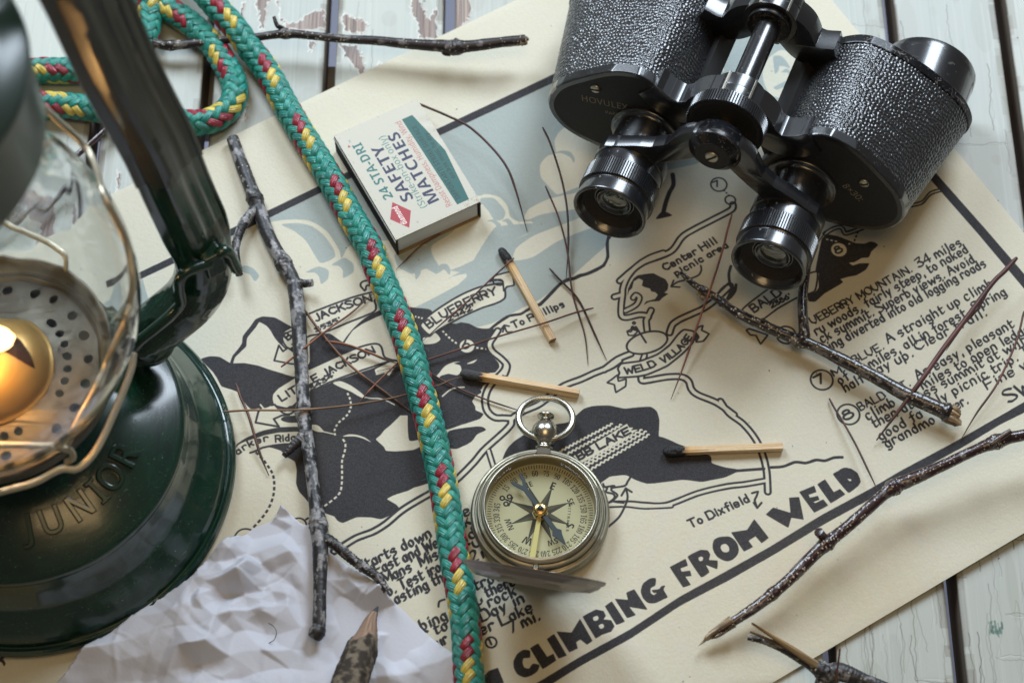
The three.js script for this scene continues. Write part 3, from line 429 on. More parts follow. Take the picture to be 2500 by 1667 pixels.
function splinter(s, r0, r1, seed) { return sweep(curveThrough(pxPath(s)), 60, 16, (t, a) => lerp(r0, r1, t) * mm * (1 + 0.4 * noise3(Math.cos(a) * 2.5, Math.sin(a) * 2.5 + seed, t * 2)), (t, a) => { const n = 0.6 + 0.6 * noise3(Math.cos(a) * 5, Math.sin(a) * 5, t * 4 + seed), k = Math.sin(a + seed) > 0.3 ? 0.35 : 1; return [0.42 * n * k, 0.27 * n * k, 0.12 * n * k]; }); }
function twig(label, group, mat, main, extras) {
  const t = thing('twig', label, 'twig', [0, 0, 0]);
  part('bark', main, mat, t);
  for (const [n, g, m] of extras) part(n, g, m ?? mat, t);
  return t;
}
twig('mottled grey birch twig lying left of the rope, its foot on the crumpled paper', null, barkMat,
  stem('567,338,4.2 580,376,4.2 597,421,4.2 628,501,4.4 655,575,4.6 690,640,5 716,690,5 727,760,5 731,830,5 735,900,5 738,951,5 744,1046,5 752,1089,5 764,1188,5.5 775,1266,7 781,1325,8.5 781,1404,9.5 780,1480,10 778,1540,10', [2.6, 2.7, 2.9, 2.9, 2.7, 2.8, 3.05, 3.05, 2.95, 2.8, 2.9, 2.75, 2.55, 2.6, 3.0, 2.8, 2.5, 2.45], 'birch', 3, { knots: [[0.14, 2.4, 0.7], [0.29, 2.6, 0.8], [0.59, 2.6, 0.7], [0.81, 3.5, 0.7]], dots: 120 }),
  [['side_shoot', stem('628,508,4.6 607,528,5 590,552,5.5 577,590,6.5 574,615,7.5 578,645,8.5 583,670,9', [2.3, 2.0, 1.9, 1.7, 1.6, 1.5, 1.3], 'birch', 8, { rings: 0.35, dots: 6 })],
    ['side_shoot', stem('716,690,5 742,692,6 762,690,7', [2.2, 1.6, 1.5], 'birch', 11, { rings: 0.2, dots: 3 })],
    ['side_shoot', stem('746,1062,5 722,1082,5.5 705,1100,5.5 692,1114,5', [2.6, 1.9, 1.6, 1.1], 'birch', 14, { rings: 0.4, dots: 4 })],
    ['side_shoot', stem('778,1312,7.5 806,1322,9 832,1342,9.5 858,1364,9.5 888,1386,9 915,1404,9 932,1424,8.5 944,1442,8', [2.6, 2.1, 1.9, 1.8, 1.7, 1.7, 1.6, 1.3], 'birch', 17, { rings: 0.38, dots: 10 })],
    ['broken_end', stem('780,1530,10 772,1546,10 766,1556,9.2', [2.5, 3.0, 2.5], 'birch', 19, { rings: 0.2, dots: 2 })]]);
twig('thin dark twig lying along the top edge of the map and under the rope loop', null, barkMat,
  stem('372,104,8 409,111,8 497,104,9 560,96,11 628,90,12 698,82,13 770,88,13 845,95,13 920,99,13 967,104,13 1025,109,13 1081,112,13 1110,115,13 1150,112,14 1215,104,15 1283,97,16', [1.8, 2.0, 1.7, 1.6, 1.7, 1.9, 1.8, 1.75, 1.9, 2.1, 2.3, 2.7, 2.5, 2.3, 2.2], 'dark', 21, { knots: [[0.36, 2.2, 0.6], [0.815, 2.5, 1.0], [0.05, 2, 0.5]], dots: 260 }),
  [['side_shoot', stem('703,84,13 690,70,14 676,62,16 668,40,18', [1.6, 1.1, 0.9, 0.7], 'dark', 23, { dots: 6 })], ['side_shoot', stem('1082,116,12 1086,128,11 1100,132,11', [1.5, 1.3, 1.0], 'dark', 25, { dots: 4 })], ['broken_end', brokenEnd('1270,99,16 1286,97,16.3 1292,96,16.5', 1.9, 1.5, 4)]]);
twig('dark forked twig across the climbing notes, under the right eyepiece of the binoculars', null, glossBark,
  stem('1664,664,9 1676,678,9 1692,692,9 1708,703,9 1722,711,9 1750,727,8 1775,746,8 1805,766,8 1855,790,8 1905,812,8 1955,832,8 1990,845,8 2053,877,8 2130,916,8 2206,959,8 2270,988,8 2322,1010,8', [1.0, 1.25, 1.5, 1.5, 2.0, 2.1, 2.3, 2.1, 2.2, 2.4, 2.7, 2.6, 2.7, 2.8, 2.9, 3.1, 3.3], 'dark', 31, { knots: [[0.1, 1.6, 0.5], [0.18, 1.6, 0.6], [0.46, 3, 0.8], [0.985, 1.2, 0.6]], dots: 360 }),
  [['side_shoot', stem('1966,832,8 1964,806,9 1961,770,10 1960,732,10 1963,700,10 1970,650,10 1976,610,10', [2.4, 2.1, 1.95, 1.9, 1.9, 1.8, 1.8], 'dark', 33, { dots: 90 })], ['side_shoot', brokenEnd('1722,726,7.5 1710,720,7.5 1702,715,7.5', 1.3, 0.7, 9)], ['broken_end', brokenEnd('2316,1008,8 2336,1020,8 2352,1034,7', 3.0, 1.9, 12)]]);
twig('long wine-brown twig crossing the lower right margin of the map, dotted white', null, glossBark,
  stem('1756,1541,6 1776,1527,7 1853,1476,9 1925,1417,11 1989,1353,12 2023,1323,12.5 2060,1294,13 2095,1264,14 2163,1204,15 2195,1183,15 2223,1172,16 2308,1134,18 2393,1094,19 2457,1071,20 2500,1062,20 2560,1044,20', [1.8, 1.9, 2.1, 2.2, 2.35, 2.6, 2.3, 2.2, 2.2, 2.6, 2.3, 2.2, 2.15, 2.5, 2.2, 2.1], 'cherry', 41, { knots: [[0.16, 2, 0.35], [0.35, 2.5, 0.6], [0.575, 2.2, 0.9], [0.86, 2.6, 0.6]], dots: 560 }),
  [['side_shoot', stem('2024,1325,12.5 2010,1311,14 1999,1298,17', [2.0, 1.6, 1.7], 'cherry', 43, { rings: 0.3, dots: 3 })], ['side_shoot', stem('2420,1086,21 2452,1063,23 2470,1052,24', [1.5, 1.2, 1.1], 'cherry', 45, { dots: 8 })], ['broken_end', brokenEnd('1790,1517,8.2 1762,1537,6.6 1730,1557,5.6 1704,1577,5', 1.9, 1.1, 15)]]);
twig('short splintered twig hanging over the bottom edge of the map', null, barkMat,
  stem('1826,1556,16 1850,1561,16 1872,1567,15 1918,1586,14 1976,1619,12 2006,1636,11 2022,1645,10 2050,1640,10 2085,1652,10 2130,1668,10 2190,1690,10', [0.9, 1.2, 1.5, 1.8, 2.0, 2.4, 3.4, 3.1, 2.5, 2.3, 2.2], 'birch', 51, { knots: [[0.52, 3, 0.9]], rings: 0.15, dots: 50 }),
  [['side_shoot', stem('2020,1642,10 2008,1660,9 1998,1690,8', [2.6, 2.2, 2.1], 'birch', 53, { dots: 8 })], ['splinter', splinter('2024,1642,11 1990,1622,13 1940,1588,16 1890,1556,19 1836,1521,22', 1.7, 0.35, 23)], ['splinter', splinter('1994,1626,12 1950,1598,14 1912,1576,16 1868,1557,18 1832,1542,19', 1.0, 0.4, 27)]]);
twig('glossy brown twig on the planks, partly seen through the lantern glass', null, glossBark,
  stem('-30,552,5 15,528,5 60,494,5 107,460,5 180,385,5.5 225,345,6 270,303,6.5', [1.5, 1.5, 1.5, 1.4, 1.3, 1.2, 1.1], 'cherry', 61, { dots: 40 }), []);

// ---------------------------------------------------------------- pine needles
{
  const needleMat = std({ vertexColors: true, roughness: 0.5 });
  const needle = (label, s, r = 0.36, base = [0.13, 0.045, 0.024], tipTone = [0.07, 0.03, 0.02]) => {
    r *= 1.22; const c = curveThrough(pxPath(s)), k = hash(used.pine_needle ?? 0, 5, 2);
    const g = sweep(c, 90, 8, (t, a) => r * mm * (t < 0.03 ? 0.7 + t * 10 : 1) * (t > 0.75 ? 1 - 0.75 * (t - 0.75) / 0.25 : 1) * (Math.sin(a) < 0 ? 0.75 : 1), (t) => { const n = 0.8 + 0.4 * noise3(t * 14, k * 40, 1), m = smooth(0.6, 1, t) * 0.6 + (t < 0.05 ? 0.5 : 0); return [0, 1, 2].map((i) => lerp(base[i], tipTone[i], m) * n * (0.8 + 0.5 * k)); });
    const o = new THREE.Mesh(g, needleMat); o.name = numbered('pine_needle'); o.castShadow = o.receiveShadow = true; scene.add(o); tag(o, label, 'pine needle', 'dry pine needles scattered over the map');
  };
  const red = [0.24, 0.085, 0.035], dk = [0.055, 0.024, 0.018];
  needle('brown pine needle leaning on the head of the upright match, across the berry mountain banner', '1255,630,4.6 1200,680,3.4 1150,728,3 1075,793,3 1032,832,2.5', 0.36, [0.12, 0.045, 0.028]);
  needle('brown pine needle lying over the middle of the upright match shaft', '1449,752,3 1400,765,4 1325,790,5.2 1200,827,4 1055,875,3 1000,890,2 920,906,1.4', 0.36);
  needle('dark bent pine needle, shorter of the crossing pair nearest the village road', '1342,655,3 1362,677,3 1382,697,3 1415,735,2.5 1450,810,2 1481,879,1.5', 0.42, dk);
  needle('dark pine needle reaching up to the left binocular eyepiece, longest of its bundle', '1325,310,14 1342,345,12 1361,400,10 1376,456,8 1386,520,6.5 1388,600,4.5 1382,686,2', 0.42, dk);
  needle('thin dark pine needle left of the eyepiece, bundled with the longest one', '1332,454,9 1365,533,7 1386,616,4.5 1398,715,2.6 1427,815,1.8 1436,891,1.4', 0.36, [0.10, 0.035, 0.024]);
  needle('arched brown pine needle starting under the far corner of the matchbox', '1020,252,3 1035,258,8 1090,281,11 1147,310,12 1204,363,12 1240,412,11 1261,469,8 1278,530,4 1287,565,1.6', 0.5, [0.10, 0.05, 0.04]);
  needle('reddish pine needle crossing the first peak banner between twig and rope', '685,896,5 715,872,6 752,841,7.5 805,800,3 855,765,2 911,715,2', 0.4, red);
  needle('long straight coppery pine needle running down from the twig to the rope', '745,758,3 780,807,3 830,867,3 867,902,2.4 917,940,2 967,977,1.8 1007,1007,1.6', 0.5, [0.20, 0.09, 0.045]);
  needle('coppery pine needle above the lower peak banner, pointing at the rope', '793,832,3 842,840,3.5 905,862,3.5 945,879,3 972,888,2.4', 0.5, red);
  needle('short rust pine needle running down left from the rope over the dark mountain', '976,880,2.6 945,910,2.6 905,950,2 874,986,1.6', 0.34, red);
  needle('pale tan pine needle, longest of all, from the lantern foot across twig and rope', '542,1005,9.5 605,1001,9 673,1001,9 735,1000,9 830,992,6.5 930,977,5 995,962,3.6 1070,940,3 1100,927,3 1128,920,4.2', 0.42, [0.34, 0.19, 0.095], [0.26, 0.13, 0.06]);
  needle('dark pine needle right of the lantern foot, over the dotted trail', '574,935,4 580,948,4 588,972,4 605,1010,4 620,1060,3.5 636,1112,2.5 656,1161,1.6', 0.5, [0.13, 0.06, 0.04]);
  needle('brown pine needle between rope and compass ring', '1052,912,2 1080,928,2 1125,950,2 1187,975,2 1240,993,2 1287,1008,2', 0.34, [0.12, 0.05, 0.028]);
  needle('reddish pine needle propped on the forked twig and down over the village banner', '1788,523,16 1776,566,15 1765,611,14 1736,703,12 1705,790,8 1670,892,4 1639,974,1.6', 0.42, [0.20, 0.07, 0.04]);
  needle('thick purple-brown pine needle over the notes and the forked twig', '2484,630,13 2455,662,13 2424,693,13 2359,780,13 2302,856,13 2252,928,12 2206,990,8 2141,1075,3', 0.95, [0.09, 0.032, 0.028]);
  needle('shorter strand of the needle pair at the right edge of the notes', '2420,698,13 2390,753,12 2352,795,10 2311,856,6', 0.42, [0.08, 0.032, 0.028]);
  needle('reddish pine needle at the right edge of the map, ending at the dark border line', '2502,760,9 2482,837,8 2436,937,6 2386,1009,4 2348,1072,2', 0.42, [0.16, 0.055, 0.04]);
  needle('dark pine needle from the circled number eight down to the border twig', '2026,973,2 2040,998,3 2061,1032,4 2091,1086,5 2120,1146,6 2148,1206,7', 0.4, [0.08, 0.032, 0.024]);
  needle('thin pine needle tucked under the near corner of the matchbox', '1075,570,2 1030,597,2.4 1000,625,2.2 967,657,1.6', 0.32, [0.17, 0.08, 0.05]);
  needle('upright orange pine needle caught on the splintered twig', '2052,1583,26 2048,1618,20 2044,1650,14 2040,1690,8', 0.34, red);
  const hair = sweep(curveThrough(pxPath('655,1521,8 668,1530,10 674,1545,11 668,1562,10 652,1572,8')), 40, 6, () => 0.16 * mm, () => [0.10, 0.10, 0.06]);
  const h = new THREE.Mesh(hair, needleMat); h.name = 'plant_fibre'; h.castShadow = h.receiveShadow = true; scene.add(h); tag(h, 'fine curled greenish fibre on the crumpled paper', 'fibre');
}

// ---------------------------------------------------------------- matches
{
  const c = canvas(512, 64), g = c.getContext('2d'); g.fillStyle = '#dcc29c'; g.fillRect(0, 0, 512, 64);
  for (let i = 0; i < 260; i++) { g.strokeStyle = ['rgba(140,96,52,', 'rgba(240,215,170,', 'rgba(176,130,80,'][i % 3] + rr(0.08, 0.4).toFixed(2) + ')'; g.lineWidth = rr(0.4, 1.8); const y = rr(0, 64), x = rr(-60, 480), l = rr(60, 300); g.beginPath(); g.moveTo(x, y); g.lineTo(x + l, y + rr(-2, 2)); g.stroke(); }
  const singe = g.createLinearGradient(0, 0, 130, 0); singe.addColorStop(0, 'rgba(28,20,18,0.95)'); singe.addColorStop(0.16, 'rgba(60,38,20,0.7)'); singe.addColorStop(0.45, 'rgba(190,130,50,0.35)'); singe.addColorStop(1, 'rgba(200,150,80,0)'); g.fillStyle = singe; g.fillRect(0, 0, 512, 64);
  const wood = std({ map: canvasTexture(c), roughness: 0.72 });
  const burnt = std({ color: lin(0.012, 0.011, 0.012), roughness: 0.36, bumpMap: fine, bumpScale: 0.0003 }), ash = std({ color: lin(0.065, 0.063, 0.066), roughness: 0.8, bumpMap: fine, bumpScale: 0.0004 });
  const match = (label, head, neck, end, mat, seed, roll) => {
    const a = at(...head), n = at(...neck), e = at(...end), t = thing('match', label, 'match');
    const c = curveThrough([n.clone().lerp(a, 0.25), n.clone().lerp(e, 0.5).add(new V3(0, 0.0001, 0)), e]);
    const shaft = sweep(c, 60, 16, (s, q) => { const w = q + roll, k = Math.max(Math.abs(Math.cos(w)), Math.abs(Math.sin(w))); return (1.5 + 0.06 * noise3(s * 20, Math.cos(q) * 2, seed)) * mm / Math.max(k, 0.80); });
    const sc = toCreasedNormals(shaft, 0.6); { const uv = sc.attributes.uv; for (let i = 0; i < uv.count; i++) uv.setXY(i, uv.getY(i), uv.getX(i)); }
    part('shaft', sc, wood, t);
    const hc = curveThrough([n.clone().lerp(e, 0.03), n.clone().lerp(a, 0.35), n.clone().lerp(a, 0.75), a]);
    part('burnt_head', sweep(hc, 50, 36, (s, q) => (1.5 + 0.55 * Math.sin(Math.min(1, s * 1.25) * Math.PI * 0.75)) * mm * Math.sqrt(Math.max(0.02, 1 - Math.max(0, (s - 0.72) / 0.28) ** 2)) * (1 + 0.16 * fbm(s * 6, Math.cos(q) * 2 + seed, Math.sin(q) * 2, 4))), mat, t);
  };
  match('burnt match standing nearest the matchbox, its head pointing up', [1220, 606, 3], [1245, 642, 2.6], [1349, 832, 2.6], burnt, 1, 0.2);
  match('burnt match with grey ashy head lying between rope and village road', [1123, 910, 2.8], [1172, 920, 2.6], [1414, 961, 2.6], ash, 2, 0.3);
  match('burnt match with black blistered head lying across the lake and the road', [1618, 1103, 2.8], [1668, 1101, 2.6], [1911, 1091, 2.6], burnt, 3, 0.1);
}

// ---------------------------------------------------------------- matchbox
{
  const H = 13.5, tl = at(814, 326, H), tr = at(1018, 244, H), br = at(1173, 488, H), bl = at(966, 588, H);
  const mid = tl.clone().add(tr).add(br).add(bl).multiplyScalar(0.25), ax = tl.clone().sub(bl).add(tr).sub(br).setY(0), L = ax.length() / 2, dir = ax.clone().normalize(), side = new V3(dir.z, 0, -dir.x), W = Math.abs(tl.clone().sub(tr).dot(side)) / 2 + Math.abs(bl.clone().sub(br).dot(side)) / 2;
  const t = thing('matchbox', 'white cardboard matchbox with red diamond and green band beside the rope', 'matchbox', [mid.x, 0.0009, mid.z]); t.rotation.y = Math.atan2(-dir.z, dir.x);   // x along the box, towards the far end
  const c = canvas(1024, 680), g = c.getContext('2d'); g.fillStyle = '#c4c0b0'; g.fillRect(0, 0, 1024, 680);
  const X = (s) => s * 1024, Y = (q) => q * 680;
  const put = (str, s0, s1, q, h, color, font, squeeze = 1) => { g.save(); g.font = font + ' 100px sans-serif'; const w = g.measureText(str).width, H2 = h * 680; g.translate(X(s0), Y(q)); g.scale((X(s1) - X(s0)) / w, H2 / 72); g.fillStyle = color; g.fillText(str, 0, 0); g.restore(); };
  g.fillStyle = '#205b55'; g.beginPath(); [[0.055, 0.765], [0.89, 0.735], [0.89, 0.86], [0.5, 0.965], [0.055, 0.905]].forEach(([s, q], i) => (i ? g.lineTo(X(s), Y(q)) : g.moveTo(X(s), Y(q)))); g.fill();
  put('24 STA-DRI', 0.32, 0.86, 0.215, 0.105, '#2d6a66', 'bold'); put('SAFETY', 0.24, 0.77, 0.395, 0.125, '#272a4a', 'bold'); put('(Strike-on-box only)', 0.14, 0.83, 0.475, 0.075, '#477a74', ''); put('MATCHES', 0.135, 0.82, 0.625, 0.125, '#272a4a', 'bold'); put('Resist Dampness, Humidity, Wind', 0.065, 0.89, 0.715, 0.065, '#b0595c', '');
  put('IMPORTANT! STRIKE SURFACE', 0.09, 0.80, 0.835, 0.055, '#143734', 'bold'); put('on box must be dry', 0.26, 0.70, 0.905, 0.05, '#143734', 'bold');
  g.fillStyle = '#a5333a'; g.beginPath(); [[0.29, 0.175], [0.165, 0.30], [0.045, 0.19], [0.17, 0.06]].forEach(([s, q], i) => (i ? g.lineTo(X(s), Y(q)) : g.moveTo(X(s), Y(q)))); g.fill(); put('diamond', 0.085, 0.25, 0.20, 0.062, '#e9e2d8', 'bold');
  g.fillStyle = '#b0403f'; g.beginPath(); g.moveTo(X(0.855), Y(0.06)); g.lineTo(X(0.875), Y(0.085)); g.lineTo(X(0.85), Y(0.095)); g.fill(); put('TM', 0.885, 0.91, 0.125, 0.02, '#2d6a66', ''); g.strokeStyle = '#a5333a'; g.lineWidth = 2; g.beginPath(); g.arc(X(0.06), Y(0.30), 5, 0, 7); g.stroke();
  for (let i = 0; i < 900; i++) { g.fillStyle = ['rgba(255,255,250,', 'rgba(120,105,80,'][i % 2] + rr(0.03, 0.14).toFixed(3) + ')'; const s = rr(0.5, 3); g.fillRect(rr(0, 1024), rr(0, 680), s, s); }
  for (let i = 0; i < 240; i++) { const e = i % 4, q = rnd() ** 3 * 26; g.fillStyle = 'rgba(110,84,54,' + rr(0.08, 0.4).toFixed(2) + ')'; const px2 = e < 2 ? rr(0, 1024) : e === 2 ? q : 1024 - q, py2 = e === 0 ? q : e === 1 ? 680 - q : rr(0, 680); g.fillRect(px2, py2, rr(1, 14), rr(1, 5)); }
  for (let i = 0; i < 60; i++) { g.fillStyle = 'rgba(96,62,30,' + rr(0.15, 0.5).toFixed(2) + ')'; g.beginPath(); g.ellipse(rr(0, 60), rr(560, 680), rr(1, 6), rr(1, 3), rr(0, 3), 0, 7); g.fill(); }
  g.strokeStyle = 'rgba(250,250,245,0.5)'; for (let i = 0; i < 14; i++) { g.lineWidth = rr(0.5, 1.5); const x = rr(300, 600), y = rr(520, 640); g.beginPath(); g.moveTo(x, y); g.lineTo(x + rr(-30, 30), y + rr(-20, 20)); g.stroke(); }
  const label = std({ map: canvasTexture(c), roughness: 0.5, bumpMap: fine, bumpScale: 0.00003 }), card = std({ color: lin(0.30, 0.20, 0.09), roughness: 0.85 }), white = std({ color: lin(0.62, 0.62, 0.62), roughness: 0.7 }), strike = std({ color: lin(0.035, 0.03, 0.03), roughness: 0.9, bumpMap: fine, bumpScale: 0.0003 });
  const hw = W / 2, hl = L / 2, hh = H * mm - 0.0009, th = 0.0007;
  const topG = new THREE.BoxGeometry(hl * 2, th, W, 40, 1, 24); topG.translate(0, hh - th / 2, 0); { const p = topG.attributes.position; for (let i = 0; i < p.count; i++) { const x = p.getX(i), z = p.getZ(i); p.setY(i, p.getY(i) - 0.0004 * (1 - Math.cos(x / hl * 1.2)) - (z > hw * 0.8 && x > 0 ? 0.0003 * noise3(x * 300, 0, 1) : 0)); } topG.computeVertexNormals(); }
  part('sleeve_top', topG, [card, card, label, card, card, card], t);
  for (const s of [-1, 1]) { const b = new THREE.BoxGeometry(hl * 2, hh - th - 0.0004, th); b.translate(0, (hh - th) / 2, s * (hw - th / 2)); part('striking_side', b, strike, t); const e = new THREE.BoxGeometry(hl * 2, 0.0012, 0.0003); e.translate(0, hh - 0.0022, s * (hw + 0.0002)); part('sleeve_edge', e, white, t); }
  const bot = new THREE.BoxGeometry(hl * 2, th, W); bot.translate(0, th / 2, 0); part('sleeve_bottom', bot, card, t);
  for (const s of [-1, 1]) { const e = new RoundedBoxGeometry(0.0009, hh - 0.0024, W - 0.0022, 2, 0.0002); e.translate(s * (hl - 0.0012), hh / 2, 0); part('drawer_end', e, white, t); }
}

// ---------------------------------------------------------------- crumpled paper and the pencil cut from a branch
{
  const edge = curveThrough(pxPath('90,1720,1.5 157,1667,1.5 224,1589,2 283,1542,3 330,1506,3.5 378,1469,4 430,1442,3 473,1417,2.2 497,1385,2.5 538,1343,3 583,1316,2.5 616,1289,2 662,1267,3 674,1253,3 687,1239,1.2 700,1248,1.2 720,1264,3 735,1279,2.2 763,1292,2 800,1346,2 850,1381,2 896,1411,2 940,1450,2 985,1489,2 1035,1540,2 1085,1582,2 1130,1622,2 1200,1700,2 1200,1800,2 90,1800,2').map((p) => p), true, 0.2).getSpacedPoints(700);
  const inside = (x, z) => { let c = false; for (let i = 0, j = edge.length - 1; i < edge.length; j = i++) { const a = edge[i], b = edge[j]; if ((a.z > z) !== (b.z > z) && x < (b.x - a.x) * (z - a.z) / (b.z - a.z) + a.x) c = !c; } return c; };
  const facet = (x, z, s, seed) => { const sk = (x + z) * 0.366, i = Math.floor(x / s + sk / s), j = Math.floor(z / s + sk / s), X0 = x / s + sk / s - i, Z0 = z / s + sk / s - j, h = (p, q) => hash(p, q, seed) - 0.5; return X0 > Z0 ? h(i, j) * (1 - X0) + h(i + 1, j) * (X0 - Z0) + h(i + 1, j + 1) * Z0 : h(i, j) * (1 - Z0) + h(i, j + 1) * (Z0 - X0) + h(i + 1, j + 1) * X0; };
  const folds = Array.from({ length: 58 }, () => { const a = rr(0, 3.14), l = rr(8, 26), x = rr(-205, 10), z = rr(62, 150); return [x, z, Math.cos(a), Math.sin(a), l, rr(-1.1, 1.1), rr(0.9, 2.2)]; });
  const creased = (x, z) => { let h = 0; for (const [fx, fz, c, s, l, k, w] of folds) { const t = (x - fx) * c + (z - fz) * s, d = Math.abs(-(x - fx) * s + (z - fz) * c + 0.5 * Math.sin(t * 0.35 + fx)); if (Math.abs(t) < l && d < w) h += k * (1 - d / w) * (1 - Math.abs(t) / l); } return h; };
  const height = (x, z) => { const wx = x + 2.4 * noise3(x * 0.07, z * 0.07, 1), wz = z + 2.4 * noise3(x * 0.07, z * 0.07, 7), rim = (0.55 + 0.45 * smooth(60, 95, z)) * (1 - 0.75 * Math.exp(-(((x + 73) / 9) ** 2))); return 6 + rim * (17 * facet(wx, wz, 25, 3) + (5 + 7 * smooth(-0.3, 0.5, noise3(x * 0.03, z * 0.03, 4))) * facet(wx * 0.9 + 7, wz * 1.1, 12.5, 5) + 4.4 * facet(wz, -wx, 6.4, 9) * smooth(-0.2, 0.6, noise3(x * 0.045, z * 0.045, 8)) + creased(x, z)) + 1.2 * smooth(80, 140, z); };
  const pos = [], idx = [], id = new Map(), step = 0.5, x0 = -215, z0 = 50;
  const vert = (i, j) => { const k = i + ',' + j; if (!id.has(k)) { id.set(k, pos.length / 3); let x = x0 + i * step, z = z0 + j * step; pos.push(x * mm, Math.max(1.3, height(x, z)) * mm, z * mm); } return id.get(k); };
  for (let j = 0; j < 290; j++) for (let i = 0; i < 480; i++) if (inside((x0 + (i + 0.5) * step) * mm, (z0 + (j + 0.5) * step) * mm)) { const a = vert(i, j), b = vert(i + 1, j), c = vert(i, j + 1), d = vert(i + 1, j + 1); if ((i + j) % 2) idx.push(a, c, b, b, c, d); else idx.push(a, c, d, a, d, b); }
  // pull the ragged rim vertices onto the torn edge
  const count = new Map(); for (let i = 0; i < idx.length; i += 3) for (const [a, b] of [[idx[i], idx[i + 1]], [idx[i + 1], idx[i + 2]], [idx[i + 2], idx[i]]]) { const k = a < b ? a + '_' + b : b + '_' + a; count.set(k, (count.get(k) ?? 0) + 1); }
  for (const [k, n] of count) if (n === 1) for (const v of k.split('_').map(Number)) { let best = 1e9, bp; for (const e of edge) { const q = (e.x - pos[v * 3]) ** 2 + (e.z - pos[v * 3 + 2]) ** 2; if (q < best) best = q, bp = e; } pos[v * 3] = bp.x; pos[v * 3 + 2] = bp.z; pos[v * 3 + 1] = Math.max(1.25 * mm, pos[v * 3 + 1] * 0.75); }
  const g = new THREE.BufferGeometry(); g.setAttribute('position', new THREE.Float32BufferAttribute(pos, 3)); const uv = []; for (let i = 0; i < pos.length; i += 3) uv.push(pos[i] / 0.08, pos[i + 2] / 0.08); g.setAttribute('uv', new THREE.Float32BufferAttribute(uv, 2)); g.setIndex(idx); g.computeVertexNormals();
  const m = new THREE.Mesh(g, std({ color: lin(0.60, 0.615, 0.68), roughness: 0.85, side: THREE.DoubleSide, bumpMap: paperTooth, bumpScale: 0.00005 })); m.name = 'crumpled_paper'; m.castShadow = m.receiveShadow = true; scene.add(m);
  tag(m, 'sheet of crumpled white paper in front of the lantern foot', 'paper');
  // pencil
  const p = thing('branch_pencil', 'thick bark-covered pencil whittled to a point, lying on the crumpled paper', 'pencil');
  const axis = curveThrough(pxPath('922,1482,11 905,1515,13 893,1560,15 870,1620,19 845,1690,24 815,1780,30'));
  const r = (t) => (t < 0.06 ? lerp(0.45, 1.5, t / 0.06) : t < 0.34 ? lerp(1.5, 5.6, (t - 0.06) / 0.28) : 5.6 + 0.5 * smooth(0.34, 0.6, t)), cut = (a) => 0.30 + 0.05 * Math.sin(a * 3) + 0.03 * noise3(Math.cos(a) * 3, Math.sin(a) * 3, 2);
  const body = (t0, t1, n, f, col) => { const sub = new THREE.CatmullRomCurve3(Array.from({ length: 30 }, (_, i) => axis.getPointAt(lerp(t0, t1, i / 29)))); return sweep(sub, n, 64, (t, a) => f(lerp(t0, t1, t), a), (t, a) => col(lerp(t0, t1, t), a)); };
  part('graphite_point', body(0, 0.07, 20, (t) => r(t) * mm, () => [0.10, 0.115, 0.13]), std({ vertexColors: true, roughness: 0.3, metalness: 0.5 }), p);
  part('carved_wood', body(0.055, 0.42, 60, (t, a) => r(t) * mm * (1 + 0.03 * noise3(t * 60, Math.cos(a) * 2, Math.sin(a) * 2)), (t, a) => { const n = 0.8 + 0.4 * noise3(t * 10, Math.cos(a) * 5, Math.sin(a) * 5); return [0.36 * n, 0.235 * n, 0.16 * n]; }), std({ vertexColors: true, roughness: 0.75 }), p);
  part('bark', body(0.27, 1, 170, (t, a) => { const on = smooth(cut(a) - 0.008, cut(a) + 0.012, t); return (r(t) + lerp(-0.5, 0.42, on) + on * 0.55 * fbm(t * 26, Math.cos(a) * 3.4, Math.sin(a) * 3.4, 4)) * mm; }, (t, a) => { const n = fbm(t * 22, Math.cos(a) * 3, Math.sin(a) * 3, 4), k = smooth(-0.15, 0.3, n); return [lerp(0.035, 0.19, k), lerp(0.026, 0.155, k), lerp(0.018, 0.11, k)]; }), std({ vertexColors: true, roughness: 0.85 }), p);
}
